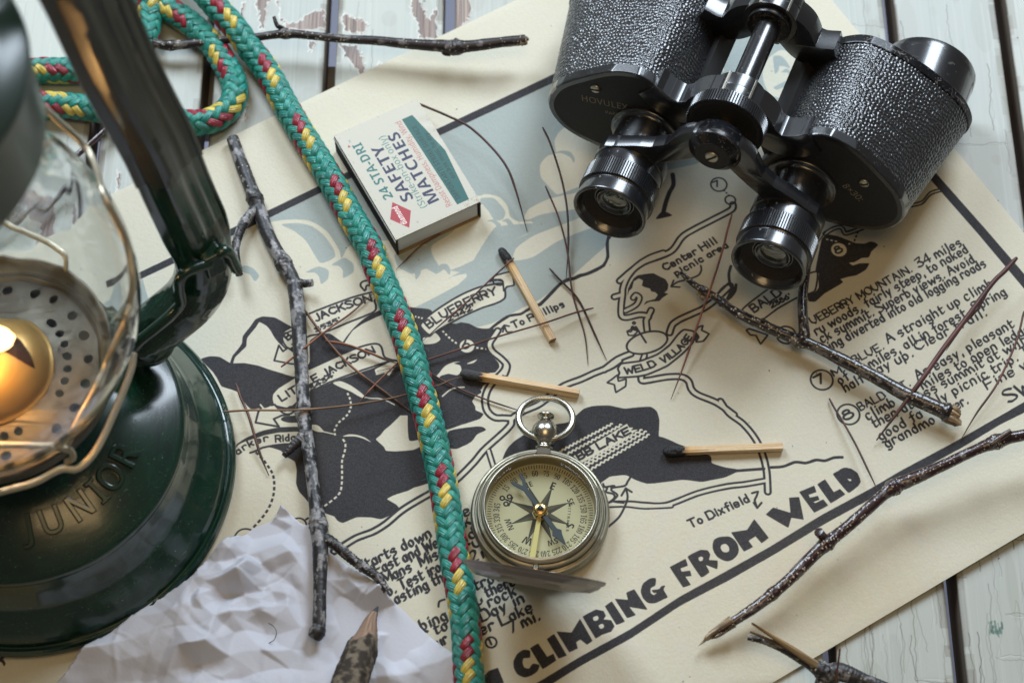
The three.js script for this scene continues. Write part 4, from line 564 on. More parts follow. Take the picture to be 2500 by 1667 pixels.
// ---------------------------------------------------------------- the braided rope: eight strands each way, over two and under two
{
  const R = 4.45 * mm, path = curveThrough(pxPath('1168,1760,6.6 1146,1667,6.6 1136,1520,6.6 1109,1360,7.4 1083,1190,7 1063,1095,7 1045,1020,7 1008,882,7 982,800,7 955,733,7 917,645,7 907,612,7 858,530,7 809,441,7 756,355,7 699,261,7 650,171,7.4 603,110,10 575,70,12 520,8,15 470,-50,15 410,-110,13 350,-130,11 318,-90,7.4 332,-30,6.6 370,5,6.6 420,28,6.6 470,62,6.4 515,105,6.4 545,150,6.4 570,200,6.4 568,248,6.4 540,280,6.4 495,298,6.4 430,296,6.4 330,280,6.4 230,266,6.4 150,256,6.4 90,250,6.4 45,222,6.4 50,185,6.4 95,172,6.4 160,172,6.4 240,165,6.4 310,140,6.4 352,95,6.6 362,45,7.4 366,-10,10 360,-70,9'), false, 0.5);
  const len = path.getLength(), lead = 35 * mm, turns = len / lead, n = Math.round(len / 0.0009), P = path.getSpacedPoints(n), T = P.map((p, i) => P[Math.min(n, i + 1)].clone().sub(P[Math.max(0, i - 1)]).normalize());
  const Ns = [], Bs = []; let N = new V3(0, 1, 0);
  for (let i = 0; i <= n; i++) { N = N.clone().addScaledVector(T[i], -N.dot(T[i])).normalize(); Ns.push(N); Bs.push(T[i].clone().cross(N)); }
  const sample = (s) => { const x = clamp(s) * n, i = Math.min(n - 1, Math.floor(x)), f = x - i; return [P[i].clone().lerp(P[i + 1], f), Ns[i].clone().lerp(Ns[i + 1], f).normalize(), Bs[i].clone().lerp(Bs[i + 1], f).normalize()]; };
  const fibres = dataTexture(256, (u, v) => 0.25 + 0.75 * (0.55 * tileNoise(u * 1, v, 40, 21) * 0 + 0.6 * (0.5 + 0.5 * Math.sin((v * 12 + 0.9 * tileNoise(u, v, 6, 22)) * Math.PI * 2)) + 0.4 * tileNoise(v, u, 64, 23)));
  const streak = dataTexture(256, (u, v) => 0.62 + 0.38 * (0.55 * tileNoise(u * 1, v, 22, 41) + 0.45 * tileNoise(u, v, 11, 42) * 1), true);
  const fibreMat = (c, s) => phy({ color: c.multiplyScalar(1.7), map: streak, roughness: 0.34, bumpMap: fibres, bumpScale: 0.00035, sheen: 0.7, ior: 1.7, sheenColor: s, sheenRoughness: 0.4, anisotropy: 0.5 });
  const green = [lin(0.014, 0.235, 0.185), lin(0.018, 0.26, 0.20), lin(0.012, 0.215, 0.175)].map((c) => fibreMat(c, lin(0.2, 0.7, 0.6))), red = fibreMat(lin(0.27, 0.006, 0.025), lin(0.6, 0.2, 0.25)), yellow = fibreMat(lin(0.62, 0.47, 0.075), lin(0.8, 0.7, 0.4));
  const t = thing('braided_rope', 'green braided rope flecked red and yellow, crossing the map and looped behind the lantern', 'rope');
  const M = Math.round(turns * 84), K = 10, half = 1.62 * mm, thick = 0.92 * mm;
  for (const way of [1, -1]) for (let k = 0; k < 8; k++) {
    const pos = [], uv = [], idx = [];
    const pt = (s) => { const ph = way * 2 * Math.PI * (s * turns) + k / 8 * 2 * Math.PI + (way > 0 ? 0.1 : 0.1 + Math.PI / 8) + 1.0, over = Math.tanh(2.0 * Math.cos(4 * ph)) * way, [p, a, b] = sample(s), sag = 0.965 + 0.012 * noise3(s * turns * 2.3, k, way), out = a.clone().multiplyScalar(Math.cos(ph)).addScaledVector(b, Math.sin(ph)); return [p.addScaledVector(out, R * sag + 0.62 * mm * over), out]; };
    for (let i = 0; i <= M; i++) {
      const s = i / M, [p, out] = pt(s), [q] = pt(Math.min(1, s + 0.3 / M)), [q0] = pt(Math.max(0, s - 0.3 / M)), d = q.sub(q0).normalize(), side = d.clone().cross(out).normalize(), up = side.clone().cross(d);
      for (let j = 0; j <= K; j++) { const a = j / K * Math.PI * 2, w = Math.cos(a), h = Math.sin(a), x = Math.sign(w) * Math.abs(w) ** 0.9 * half, y = Math.sign(h) * Math.abs(h) ** 0.8 * thick; pos.push(p.x + side.x * x + up.x * y, p.y + side.y * x + up.y * y, p.z + side.z * x + up.z * y); uv.push(s * len / 0.03, j / K * 1.0); }
      if (i < M) for (let j = 0; j < K; j++) { const a = i * (K + 1) + j, b = a + K + 1; idx.push(a, a + 1, b, b, a + 1, b + 1); }
    }
    const g = new THREE.BufferGeometry(); g.setAttribute('position', new THREE.Float32BufferAttribute(pos, 3)); g.setAttribute('uv', new THREE.Float32BufferAttribute(uv, 2)); g.setIndex(idx); g.computeVertexNormals();
    const tint = way > 0 && k < 4 ? (k < 2 ? red : yellow) : null;
    part('strand', g, tint ?? green[(k * 5 + (way > 0 ? 0 : 1)) % 3], t, tint === red ? 'red strand' : tint === yellow ? 'yellow strand' : null);
  }
  { const core = sweep(path, Math.round(n / 4), 16, () => R - 0.5 * mm); part('core', core, std({ color: lin(0.006, 0.06, 0.045), roughness: 0.9 }), t); }
  // loose fibres standing off the braid
  const fz = []; for (let i = 0; i < 210; i++) { const s = rr(0.01, 0.36), [p, a, b] = sample(s), ph = rr(-1.7, 1.7), out = a.clone().multiplyScalar(Math.cos(ph)).addScaledVector(b, Math.sin(ph)), q = p.clone().addScaledVector(out, R + 1.0 * mm), l = rr(1.2, 4.2) * mm, dir = out.clone().multiplyScalar(rr(0.25, 0.9)).add(new V3(rr(-1, 1), rr(-0.6, 0.5), rr(-1, 1))).normalize(), side = new V3(rr(-1, 1), rr(-1, 1), rr(-1, 1)).multiplyScalar(l * 0.3); fz.push(sweep(curveThrough([q, q.clone().addScaledVector(dir, l * 0.5).add(side), q.clone().addScaledVector(dir, l)]), 6, 4, () => 0.026 * mm, null, false)); }
  tag(part('loose_fibre', gather(fz), std({ color: lin(0.10, 0.36, 0.30), roughness: 0.5 }), t), null, null, null, 'stuff');
}
// ---------------------------------------------------------------- pocket compass
{
  const C = at(1319, 1247, 9), t = thing('pocket_compass', 'worn nickel pocket compass with ring and open hinged lid, right of the rope', 'compass', [C.x, 0.0011, C.z]);
  t.rotation.y = -0.06; t.scale.setScalar(1.03);
  const worn = std({ color: lin(0.56, 0.54, 0.47), metalness: 0.92, roughnessMap: scuff, roughness: 0.82, bumpMap: scuff, bumpScale: 0.00009 });
  { const c = canvas(1024, 1024), g = c.getContext('2d'); g.fillStyle = '#918c7b'; g.fillRect(0, 0, 1024, 1024); for (let i = 0; i < 3200; i++) { const d = rnd() < 0.34; g.fillStyle = d ? 'rgba(40,34,26,' + rr(0.1, 0.6).toFixed(2) + ')' : 'rgba(' + (rnd() < 0.5 ? '176,170,152,' : '112,106,92,') + rr(0.05, 0.3).toFixed(2) + ')'; g.beginPath(); g.ellipse(rr(0, 1024), rr(0, 1024), rr(1, d ? 6 : 16), rr(1, d ? 3 : 6), rr(0, 3), 0, 7); g.fill(); } worn.map = canvasTexture(c); worn.color = lin(1, 1, 1); }
  const shiny = std({ color: lin(0.47, 0.44, 0.37), metalness: 1, roughness: 0.27 }), darkm = std({ color: lin(0.11, 0.095, 0.075), metalness: 0.8, roughness: 0.42 });
  part('case', crease(lathe([[0, 0.2], [20, 0.2], [23.2, 0.8], [25.3, 2.4], [25.9, 4.6], [25.7, 6.4], [25.1, 7.3], [24.4, 7.6], [24.1, 7.1], [23.7, 7.2], [23.5, 9.2], [23.1, 9.9], [22.7, 10.0], [22.5, 9.5], [22.2, 9.6], [22.0, 10.6], [21.6, 11.0], [21.1, 11.0]], 160), 25), worn, t);
  part('bezel', lathe([[21.3, 10.4], [21.35, 11.5], [21.1, 11.95], [20.7, 12.05], [20.35, 11.8], [20.25, 11.2], [20.2, 9.6], [20.2, 4.0]], 160), std({ color: lin(0.42, 0.39, 0.32), metalness: 1, roughness: 0.30, bumpMap: scuff, bumpScale: 0.00004 }), t);
  // dial
  const D = 1024, c = canvas(D, D), g = c.getContext('2d'); g.fillStyle = '#aaa782'; g.fillRect(0, 0, D, D);
  for (let i = 0; i < 2200; i++) { g.fillStyle = (i % 3 ? 'rgba(90,82,62,' : 'rgba(245,240,225,') + rr(0.04, 0.22).toFixed(2) + ')'; g.beginPath(); g.ellipse(rr(0, D), rr(0, D), rr(0.6, 2.2), rr(0.6, 2), 0, 0, 7); g.fill(); }
  const north = -70 * Math.PI / 180, Rp = 512, A = (deg) => north + deg * Math.PI / 180;
  g.save(); g.translate(512, 512); g.strokeStyle = g.fillStyle = '#131109';
  for (let d = 0; d < 360; d += 3) { g.save(); g.rotate(A(d)); g.lineWidth = 7; g.beginPath(); g.moveTo(0, -Rp * 0.97); g.lineTo(0, -Rp * (d % 15 ? 0.90 : 0.88)); g.stroke(); g.restore(); }
  for (let d = 0; d < 360; d += 15) { if (!d) continue; g.save(); g.rotate(A(d)); g.translate(0, -Rp * 0.755); g.scale(0.66, 1); g.font = 'bold 82px serif'; g.textAlign = 'center'; g.fillText(String(d), 0, 6); g.restore(); }
  for (const [s, d, q] of [['E', 90, 108], ['S', 180, 108], ['W', 270, 104], ['NE', 45, 76], ['SE', 135, 76], ['SW', 225, 76], ['NW', 315, 76]]) { g.save(); g.rotate(A(d)); g.font = 'bold ' + q + 'px sans-serif'; g.textAlign = 'center'; g.scale(0.95, 1); g.fillText(s, 0, -Rp * (q > 80 ? 0.52 : 0.555)); g.restore(); }
  g.save(); g.rotate(A(0)); g.translate(0, -Rp * 0.69); g.lineWidth = 15; for (const [x, y] of [[0, -34], [-40, 22], [40, 22]]) { g.beginPath(); g.arc(x, y, 20, 0, 7); g.stroke(); } g.beginPath(); g.moveTo(0, -10); g.lineTo(0, 88); g.moveTo(-52, 52); g.lineTo(52, 52); g.stroke(); g.restore();
  for (let d = 0; d < 360; d += 45) { g.save(); g.rotate(A(d)); g.fillStyle = '#2c2a18'; g.beginPath(); g.moveTo(0, -Rp * 0.60); g.lineTo(42, -70); g.lineTo(-42, -70); g.fill(); g.fillStyle = '#46432a'; g.beginPath(); g.moveTo(0, -Rp * 0.57); g.lineTo(0, -70); g.lineTo(-34, -70); g.fill(); g.restore(); }
  { const s = 'WITTNAUER'; [...s].forEach((ch, i) => { g.save(); g.rotate(A(148 + i * 0 )); g.translate(0, 0); g.restore(); }); g.save(); g.rotate(A(166)); g.font = 'bold 36px sans-serif'; g.textAlign = 'center'; g.translate(0, -Rp * 0.50); g.save(); g.rotate(-0.06); g.fillText('W I T T N A U E R', 0, 0); g.restore(); g.restore(); }
  g.restore();
  const dial = new THREE.CircleGeometry(20.3 * mm, 96); dial.rotateX(-Math.PI / 2); dial.translate(0, 5.4 * mm, 0); part('dial', dial, std({ map: canvasTexture(c), roughness: 0.7 }), t);
  // pivot, needle, lifting bar
  part('pivot', lathe([[0, 10.5], [0.9, 10.4], [1.0, 9.7], [1.6, 9.9], [2.3, 9.6], [2.7, 8.9], [2.75, 7.6], [2.4, 5.5]], 48), std({ color: lin(0.66, 0.44, 0.17), metalness: 1, roughness: 0.24 }), t);
  part('pivot_jewel', (() => { const s = new THREE.SphereGeometry(0.95 * mm, 24, 16); s.translate(0, 10.2 * mm, 0); return s; })(), std({ color: lin(0.02, 0.03, 0.06), roughness: 0.12 }), t);
  const blade = (pts, y, h, mat, name) => { const s = new THREE.Shape(); pts.forEach(([x, z], i) => (i ? s.lineTo(x * mm, -z * mm) : s.moveTo(x * mm, -z * mm))); const e = new THREE.ExtrudeGeometry(s, { depth: h * mm, bevelEnabled: true, bevelThickness: 0.08 * mm, bevelSize: 0.08 * mm, bevelSegments: 1 }); e.rotateX(-Math.PI / 2); e.translate(0, y * mm, 0); part(name, e, mat, t); };
  const steel = std({ color: lin(0.014, 0.028, 0.032), metalness: 0, roughness: 0.55 });
  const na = -37 * Math.PI / 180, turned = (pts) => pts.map(([x, z]) => [x * Math.cos(na) - z * Math.sin(na), x * Math.sin(na) + z * Math.cos(na)]);
  blade(turned([[-0.75, -2], [-0.85, -9.8], [-2.6, -13.6], [-3.0, -15.4], [-2.1, -15.2], [-1.2, -13.6], [0, -11.6], [1.0, -13.4], [1.5, -16.6], [2.2, -16.2], [2.2, -13.6], [0.85, -9.8], [0.75, -2], [0.75, 2], [0.9, 9.5], [2.0, 11.0], [1.3, 12.2], [0.2, 16.2], [-0.3, 16.2], [-1.4, 12.2], [-2.0, 11.0], [-0.9, 9.5], [-0.75, 2]]), 8.4, 0.25, steel, 'needle');
  { const ba = 186 * Math.PI / 180, r2 = (pts) => pts.map(([x, z]) => [x * Math.cos(ba) - z * Math.sin(ba), x * Math.sin(ba) + z * Math.cos(ba)]); blade(r2([[-0.75, -2.2], [-1.1, -19.6], [1.1, -19.6], [0.75, -2.2]]), 6.5, 0.3, std({ color: lin(0.50, 0.45, 0.17), metalness: 0.35, roughness: 0.4 }), 'lifting_bar'); }
  part('glass', lathe([[0, 11.75], [12, 11.6], [18, 11.2], [20.2, 10.8]], 64), phy({ color: 0xffffff, roughness: 0.03, transmission: 1, thickness: 0, ior: 1.15 }), t);
  // crown and bow at the far side
  const stemG = lathe([[2.4, 0], [3.3, 0.6], [3.5, 1.3], [2.7, 1.9], [2.5, 2.8], [3.4, 3.4], [4.6, 4.8], [5.2, 6.8], [5.2, 8.2], [4.7, 10], [3.6, 11.6], [2.3, 12.5], [1.9, 13.3], [2.1, 13.9], [3.1, 14.3], [3.3, 15.0], [2.6, 15.6], [0, 15.8]], 64); stemG.rotateX(-Math.PI / 2); stemG.translate(0, 5.2 * mm, -25.4 * mm); part('crown', stemG, shiny, t);
  const bow = new THREE.TorusGeometry(9.2 * mm, 1.15 * mm, 24, 96); bow.scale(1.12, 1, 1); bow.rotateX(-Math.PI / 2 - 0.1); bow.translate(0, 6.0 * mm, -38.8 * mm); part('bow', bow, shiny, t);
  const latch = new RoundedBoxGeometry(5.2 * mm, 2.4 * mm, 2.6 * mm, 3, 0.4 * mm); latch.translate(0, 10.2 * mm, -22.7 * mm); part('latch', latch, darkm, t);
  // hinge and lid: the lid stands open at the near side, seen edge on
  const lid = thing; const hz = 24.6, la = new THREE.Object3D(); la.position.set(0.5 * mm, 7.4 * mm, hz * mm); la.rotation.set(0.35, -0.115, 0, 'YXZ'); la.updateMatrix();
  const lidG = crease(lathe([[0, 5.4], [14, 5.2], [20.5, 4.5], [23.2, 3.0], [24.4, 1.4], [24.8, 1.5], [25.4, 0.9], [25.6, 0], [25.1, -0.1], [24.6, 0.5], [22.8, 1.5], [19, 2.6], [0, 3.2]], 128), 30);
  lidG.rotateX(Math.PI / 2); lidG.translate(0, 25.0 * mm, 0); lidG.applyMatrix4(la.matrix);
  part('lid', lidG, std({ color: lin(0.30, 0.27, 0.25), metalness: 0.85, roughnessMap: scuff, roughness: 0.8 }), t);
  const kn = []; for (let i = -2; i <= 2; i++) { const k = new THREE.CylinderGeometry(0.75 * mm, 0.75 * mm, 2.5 * mm, 16); k.rotateZ(Math.PI / 2); k.translate(i * 2.7 * mm, 7.6 * mm, (hz - 0.4) * mm); kn.push(k); } for (const k of kn) part('hinge_knuckle', k, std({ color: lin(0.5, 0.46, 0.36), metalness: 1, roughness: 0.35 }), t);
  { const k = new RoundedBoxGeometry(2.2 * mm, 1.6 * mm, 2.6 * mm, 3, 0.6 * mm); k.translate(-0.4 * mm, 9.4 * mm, 23.2 * mm); part('release_button', k, shiny, t); const s = new THREE.BoxGeometry(4.4 * mm, 0.5 * mm, 2.2 * mm); s.translate(0.2 * mm, 8.7 * mm, 23.2 * mm); part('hinge_plate', s, darkm, t); }
}
// ---------------------------------------------------------------- prism binoculars
{
  const a = new V3(-0.365, 0.10, 0.925).normalize(), L = at(1486, 522, 40), Rr = at(1876, 648, 40), mid = L.clone().add(Rr).multiplyScalar(0.5), x = Rr.clone().sub(L), E = x.length() / 2 / mm; x.addScaledVector(a, -x.dot(a)).normalize(); const y = a.clone().cross(x), O = mid.clone().addScaledVector(a, -44 * mm);
  const t = thing('binoculars', 'old black prism binoculars with pebbled leather and worn enamel, lying over the map', 'binoculars'); t.matrixAutoUpdate = true; t.position.copy(O); t.quaternion.setFromRotationMatrix(new THREE.Matrix4().makeBasis(x, y, a));
  const HY = 30;   // the hinge stands above the barrels
  // black enamel, rubbed to metal here and there
  const wear = (n, amount, seed) => { const c = canvas(n, n), g = c.getContext('2d'); g.fillStyle = '#15161a'; g.fillRect(0, 0, n, n); const s = seedState; seedState = seed; for (let i = 0; i < amount * 1.6; i++) { const b = rnd(); g.fillStyle = b < 0.4 ? 'rgba(176,170,158,' + rr(0.15, 0.75).toFixed(2) + ')' : b < 0.6 ? 'rgba(120,90,50,' + rr(0.1, 0.4).toFixed(2) + ')' : 'rgba(70,74,86,' + rr(0.1, 0.4).toFixed(2) + ')'; g.beginPath(); g.ellipse(rr(0, n), rr(0, n), rr(0.8, b < 0.2 ? 11 : 3.2), rr(0.6, 2.6), rr(0, 3), 0, 7); g.fill(); } seedState = s; return canvasTexture(c); };
  const enamel = phy({ map: wear(512, 420, 5), roughness: 0.3, ior: 1.6, clearcoat: 1, clearcoatRoughness: 0.14, bumpMap: scuff, bumpScale: 0.00006 });
  const matt = std({ color: lin(0.011, 0.011, 0.012), roughness: 0.62, bumpMap: fine, bumpScale: 0.00008 }), edgeWear = std({ map: wear(256, 700, 9), roughness: 0.30, metalness: 0.25 }), bare = std({ color: lin(0.5, 0.46, 0.38), metalness: 1, roughness: 0.38 });
  const pebble = (u, v) => { const n = 20; let best = 9, sec = 9; const X = u * n + 0.5 * tileNoise(u, v, 8, 31), Y = v * n * 0.8 + 0.5 * tileNoise(u, v, 8, 32), nY = Math.round(n * 0.8), i = Math.floor(X), j = Math.floor(Y); for (let p = -1; p <= 1; p++) for (let q = -1; q <= 1; q++) { const ci = ((i + p) % n + n) % n, cj = ((j + q) % nY + nY) % nY, dx = i + p + 0.15 + 0.7 * hash(ci, cj, 33) - X, dy = (j + q + 0.15 + 0.7 * hash(ci, cj, 34) - Y) * 0.95, d = Math.hypot(dx, dy); if (d < best) { sec = best; best = d; } else if (d < sec) sec = d; } return smooth(0.0, 0.42, sec - best) * (0.75 + 0.25 * tileNoise(u, v, 40, 35)); };
  const peb = dataTexture(512, pebble);
  const leather = phy({ color: lin(0.012, 0.0125, 0.015), roughness: 0.3, ior: 1.6, bumpMap: fine, bumpScale: 0.00012, clearcoat: 1, clearcoatRoughness: 0.2 });
  const ringOf = (pts, n = 120) => { const c = new THREE.CatmullRomCurve3(pts.map(([u, v]) => new V3(u, v, 0)), true, 'centripetal'); return c.getSpacedPoints(n); };
  const REAR = [[-18, 1], [-13, 14], [-5, 26], [4, 32.5], [14.8, 31], [29, 21], [39.8, 9], [42.1, -3], [35, -13], [18.3, -18], [2, -17.5], [-11, -11]], FRONT = [[-17, -3], [-12, 9], [-4, 19], [5, 24], [15.9, 23], [35, 15], [50.5, 4], [55.2, -8], [46.9, -18], [23.1, -21], [4, -19], [-10, -12]];
  const section = (z, grow = 0, n = 120) => { const k = clamp(-z / 62, 0, 1), p = REAR.map((q, i) => [lerp(q[0], FRONT[i][0], k), lerp(q[1], FRONT[i][1], k)]), cx = p.reduce((s, q) => s + q[0], 0) / 12, cy = p.reduce((s, q) => s + q[1], 0) / 12; return ringOf(p.map(([u, v]) => { const l = Math.hypot(u - cx, v - cy); return [u + (u - cx) / l * grow, v + (v - cy) / l * grow]; }), n); };
  const loft = (rows, sx, capA, capB, n = 120, grain = 0) => { const pos = [], uv = [], idx = []; rows.forEach(([z, grow], r) => { let l = 0; const s = section(z, grow, n); s.forEach((p, i) => { if (i) l += p.distanceTo(s[i - 1]); let qx = p.x, qy = p.y; if (grain) { const d = s[(i + 1) % n].clone().sub(s[(i - 1 + n) % n]).normalize(), fr = (x) => x - Math.floor(x), hgt = grain * pebble(fr(l / 34 + sx), fr(z / 34)); qx += d.y * hgt; qy -= d.x * hgt; } pos.push((E + qx) * sx * mm, qy * mm, z * mm); uv.push(l / 34, z / 34); }); });
    for (let r = 0; r < rows.length - 1; r++) for (let i = 0; i < n; i++) { const q = r * (n + 1) + i, w = q + n + 1; sx > 0 ? idx.push(q, w, q + 1, q + 1, w, w + 1) : idx.push(q, q + 1, w, q + 1, w + 1, w); }
    for (const [on, r, flip] of [[capA, 0, 1], [capB, rows.length - 1, -1]]) if (on) { const c = pos.length / 3; let mx = 0, my = 0; for (let i = 0; i < n; i++) { mx += pos[(r * (n + 1) + i) * 3] / n; my += pos[(r * (n + 1) + i) * 3 + 1] / n; } pos.push(mx, my, rows[r][0] * mm); uv.push(0.5, 0.5); for (let i = 0; i < n; i++) { const q = r * (n + 1) + i; flip * sx > 0 ? idx.push(c, q, q + 1) : idx.push(c, q + 1, q); } }
    const g = new THREE.BufferGeometry(); g.setAttribute('position', new THREE.Float32BufferAttribute(pos, 3)); g.setAttribute('uv', new THREE.Float32BufferAttribute(uv, 2)); g.setIndex(idx); g.computeVertexNormals(); return g; };
  const cyl = (prof, cx, cy, seg = 96) => { const g = lathe(prof, seg); g.rotateX(Math.PI / 2); g.translate(cx * mm, cy * mm, 0); return g; };   // profile: radius, place along the axis
  const knurl = (r, z0, z1, teeth, cx, cy, depth) => { const s = new THREE.Shape(), n = teeth * 4; for (let i = 0; i <= n; i++) { const q = i / n * Math.PI * 2, rr2 = (r - (i % 4 < 2 ? 0 : depth)) * mm; i ? s.lineTo(Math.cos(q) * rr2, Math.sin(q) * rr2) : s.moveTo(Math.cos(q) * rr2, Math.sin(q) * rr2); } const e = new THREE.ExtrudeGeometry(s, { depth: (z1 - z0) * mm, bevelEnabled: true, bevelThickness: 0.3 * mm, bevelSize: 0.25 * mm, bevelSegments: 2 }); e.translate(cx * mm, cy * mm, z0 * mm); return e; };
  const screw = (r, cx, cy, z, turn, name, parent) => { const g = cyl([[r, z - 0.6], [r, z + 0.35], [r * 0.8, z + 0.7], [0, z + 0.85]], cx, cy, 32); const b = part(name, g, bare, parent); const s = new THREE.BoxGeometry(r * 1.85 * mm, r * 0.28 * mm, 0.5 * mm); s.rotateZ(turn); s.translate(cx * mm, cy * mm, (z + 0.72) * mm); part('slot', s, matt, b); };
  const font = await new FontLoader().loadAsync('fonts/droid/droid_sans_regular.typeface.json');
  const engraved = (str, size, cx, cy, z, turn, parent) => { const g = new TextGeometry(str, { font, size: size * mm, depth: 0.06 * mm, curveSegments: 3, bevelEnabled: false }); g.center(); g.rotateZ(turn); g.translate(cx * mm, cy * mm, z * mm); part('lettering', g, std({ color: lin(0.20, 0.17, 0.12), roughness: 0.7 }), parent); };
  for (const sx of [-1, 1]) {
    const X = sx * E;
    part('leather_body', loft([[-3, -0.9], ...Array.from({ length: 190 }, (_, i) => [-3.5 - i * 0.3, -0.3]), [-60.5, -0.9]], sx, false, false, 500, -0.42), leather, t);
    const plate = part('rear_plate', crease(loft([[0, -2.2], [0.02, -0.4], [-0.35, 0.05], [-0.9, 0.25], [-4.6, 0.3], [-5.0, -0.3], [-5.0, -3]].map(([z, g]) => [z, g]), sx, true, false), 30), enamel, t);
    { const f = loft([[0.06, -3.2], [0.05, -2.4]], sx, true, false); part('plate_face', f, matt, plate); }
    screw(2.1, X + sx * (sx < 0 ? 23 : 24), sx < 0 ? 17 : 12.5, 0.1, sx < 0 ? 0.25 : 0.5, 'plate_screw', plate);
    if (sx < 0) { engraved('HOVULEX', 3.4, X - 18.5, 10.5, 0.12, 0.16, plate); engraved('PARIS', 1.9, X - 14.5, 5.6, 0.12, 0.16, plate); } else engraved('8×30:', 3.1, X + 21, 5, 0.12, -0.62, plate);
    part('front_plate', crease(loft([[-59.6, -0.6], [-59.6, 0.35], [-60.2, 0.6], [-64.0, 0.5], [-64.8, -0.2], [-64.9, -4]], sx, false, true), 30), edgeWear, t);
    const ox = X + sx * 32, oy = -7.5;
    part('objective_tube', cyl([[19.0, -63], [19.0, -66], [19.4, -66.4], [19.6, -80], [19.9, -81], [19.9, -84.5], [19.2, -85.2], [17.6, -85.2], [17.4, -80]], ox, oy), enamel, t);
    // the eyepiece
    part('eyepiece_neck', cyl([[14.8, 0], [14.8, 1.0], [14.2, 1.6], [11.8, 2.0], [11.6, 15]], X, 0), enamel, t);
    const ep = part('eyepiece', cyl([[11, 14], [13.6, 15], [13.9, 16], [13.9, 21], [14.2, 22], [14.3, 27.4], [14.9, 27.6], [14.9, 36.2], [14.2, 36.4], [14.4, 37.0], [14.7, 40], [15.1, 43.0], [15.0, 43.8], [14.5, 44.2], [13.9, 44.0], [13.2, 42.8], [12.2, 40.6], [10.2, 38.4], [8.2, 37.6], [7.6, 37.6], [7.5, 38.5], [6.6, 38.6], [6.4, 37.6], [5.2, 37.3]], X, 0, 128), enamel, t);
    part('dioptre_ring', knurl(15.3, 28, 36, 96, X, 0, 0.55), enamel, ep);
    part('cup_lining', cyl([[13.3, 43.0], [12.3, 40.8], [10.3, 38.55], [8.3, 37.75]], X, 0), std({ color: lin(0.018, 0.014, 0.012), roughness: 0.75, bumpMap: fine, bumpScale: 0.0002, side: THREE.DoubleSide }), ep);
    part('eye_lens', cyl([[0, 38.2], [2.5, 38.05], [4.6, 37.6], [5.3, 37.2]], X, 0, 48), phy({ color: lin(0.03, 0.035, 0.02), roughness: 0.04, clearcoat: 1, clearcoatRoughness: 0.02, ior: 1.7 }), ep);
  }
  // bent plates reaching from the hinge to both barrels
  const bar = (path, widths, z0, z1) => { const c = new THREE.CatmullRomCurve3(path.map(([u, v]) => new V3(u, v, 0))), n = 90, l = [], r = []; for (let i = 0; i <= n; i++) { const p = c.getPoint(i / n), q = c.getTangent(i / n), k = i / n * (widths.length - 1), j = Math.min(widths.length - 2, Math.floor(k)), w = lerp(widths[j], widths[j + 1], k - j) / 2; l.push([p.x - q.y * w, p.y + q.x * w]); r.push([p.x + q.y * w, p.y - q.x * w]); } const s = new THREE.Shape(); [...l, ...r.reverse()].forEach(([u, v], i) => (i ? s.lineTo(u * mm, v * mm) : s.moveTo(u * mm, v * mm))); const e = new THREE.ExtrudeGeometry(s, { depth: (z1 - z0 - 1) * mm, bevelEnabled: true, bevelThickness: 0.5 * mm, bevelSize: 0.4 * mm, bevelSegments: 2, steps: 1 }); e.translate(0, 0, (z0 + 0.5) * mm); return toCreasedNormals(e, 0.75); };
  for (const sx of [-1, 1]) {
    part('eyepiece_bridge', gather([bar([[2 * sx, HY], [9 * sx, HY - 2], [16 * sx, HY - 9.5], [23 * sx, HY - 14.5], [(E - 3) * sx, 10], [(E + 2) * sx, 4]], [17, 13, 8.5, 8.5, 14, 22], 15.5, 21.5), cyl([[11.5, 15.2], [14.5, 15.4], [14.7, 15.9], [14.7, 21.2], [14.5, 21.7], [11.5, 21.9]], E * sx, 0)]), enamel, t);
    part('rear_hinge_arm', bar([[2 * sx, HY], [9 * sx, HY - 1.5], [15 * sx, HY - 7], [21 * sx, HY - 9.5], [28 * sx, HY - 7.5], [34 * sx, HY - 2.5]], [19, 15, 11.5, 11, 11, 10], -9, 1.5), enamel, t);
    part('front_hinge_arm', bar([[2 * sx, HY - 2], [9 * sx, HY - 3.5], [16 * sx, HY - 11], [22 * sx, HY - 12], [29 * sx, HY - 9.5]], [20, 16, 12, 11, 10], -61, -50), enamel, t);
    const w = bar([[(E - 17) * sx, 12], [(E - 12) * sx, 4], [(E - 8) * sx, -6]], [6, 9, 9], -55, -4); part('inner_wall', w, matt, t);
  }
  part('hinge_boss', cyl([[0, 25], [6.8, 25], [7.2, 24.7], [10.3, 22.4], [10.6, 21.8], [10.6, 15.2], [0, 15]], 0, HY), edgeWear, t);
  part('hinge_face', cyl([[0, 25.2], [6.9, 25.15], [7.0, 24.9]], 0, HY), matt, t); screw(2.7, 0, HY, 25.3, 0.85, 'hinge_screw', t);
  for (const [z0, z1, r] of [[-10.5, 2.2, 10.8], [-62, -49, 11.4]]) { const b = part('hinge_barrel', cyl([[5, z1], [r - 0.4, z1], [r, z1 - 0.4], [r, (z0 + z1) / 2 + 0.25], [r - 0.35, (z0 + z1) / 2], [r, (z0 + z1) / 2 - 0.25], [r, z0 + 0.4], [r - 0.4, z0], [5, z0]], 0, HY), enamel, t); for (const q of [-0.55, 0.5]) { const s = new THREE.BoxGeometry(0.7 * mm, 0.9 * mm, (z1 - z0) * mm); s.translate(0, r * mm, (z0 + z1) / 2 * mm); s.rotateZ(q); s.translate(0, HY * mm, 0); part('seam', s, bare, b); } }
  part('collar', cyl([[5, -46.5], [8.4, -46.6], [9.0, -47.2], [9.0, -49]], 0, HY), edgeWear, t);
  part('shaft', cyl([[5.0, 3], [5.0, -50]], 0, HY, 48), enamel, t);
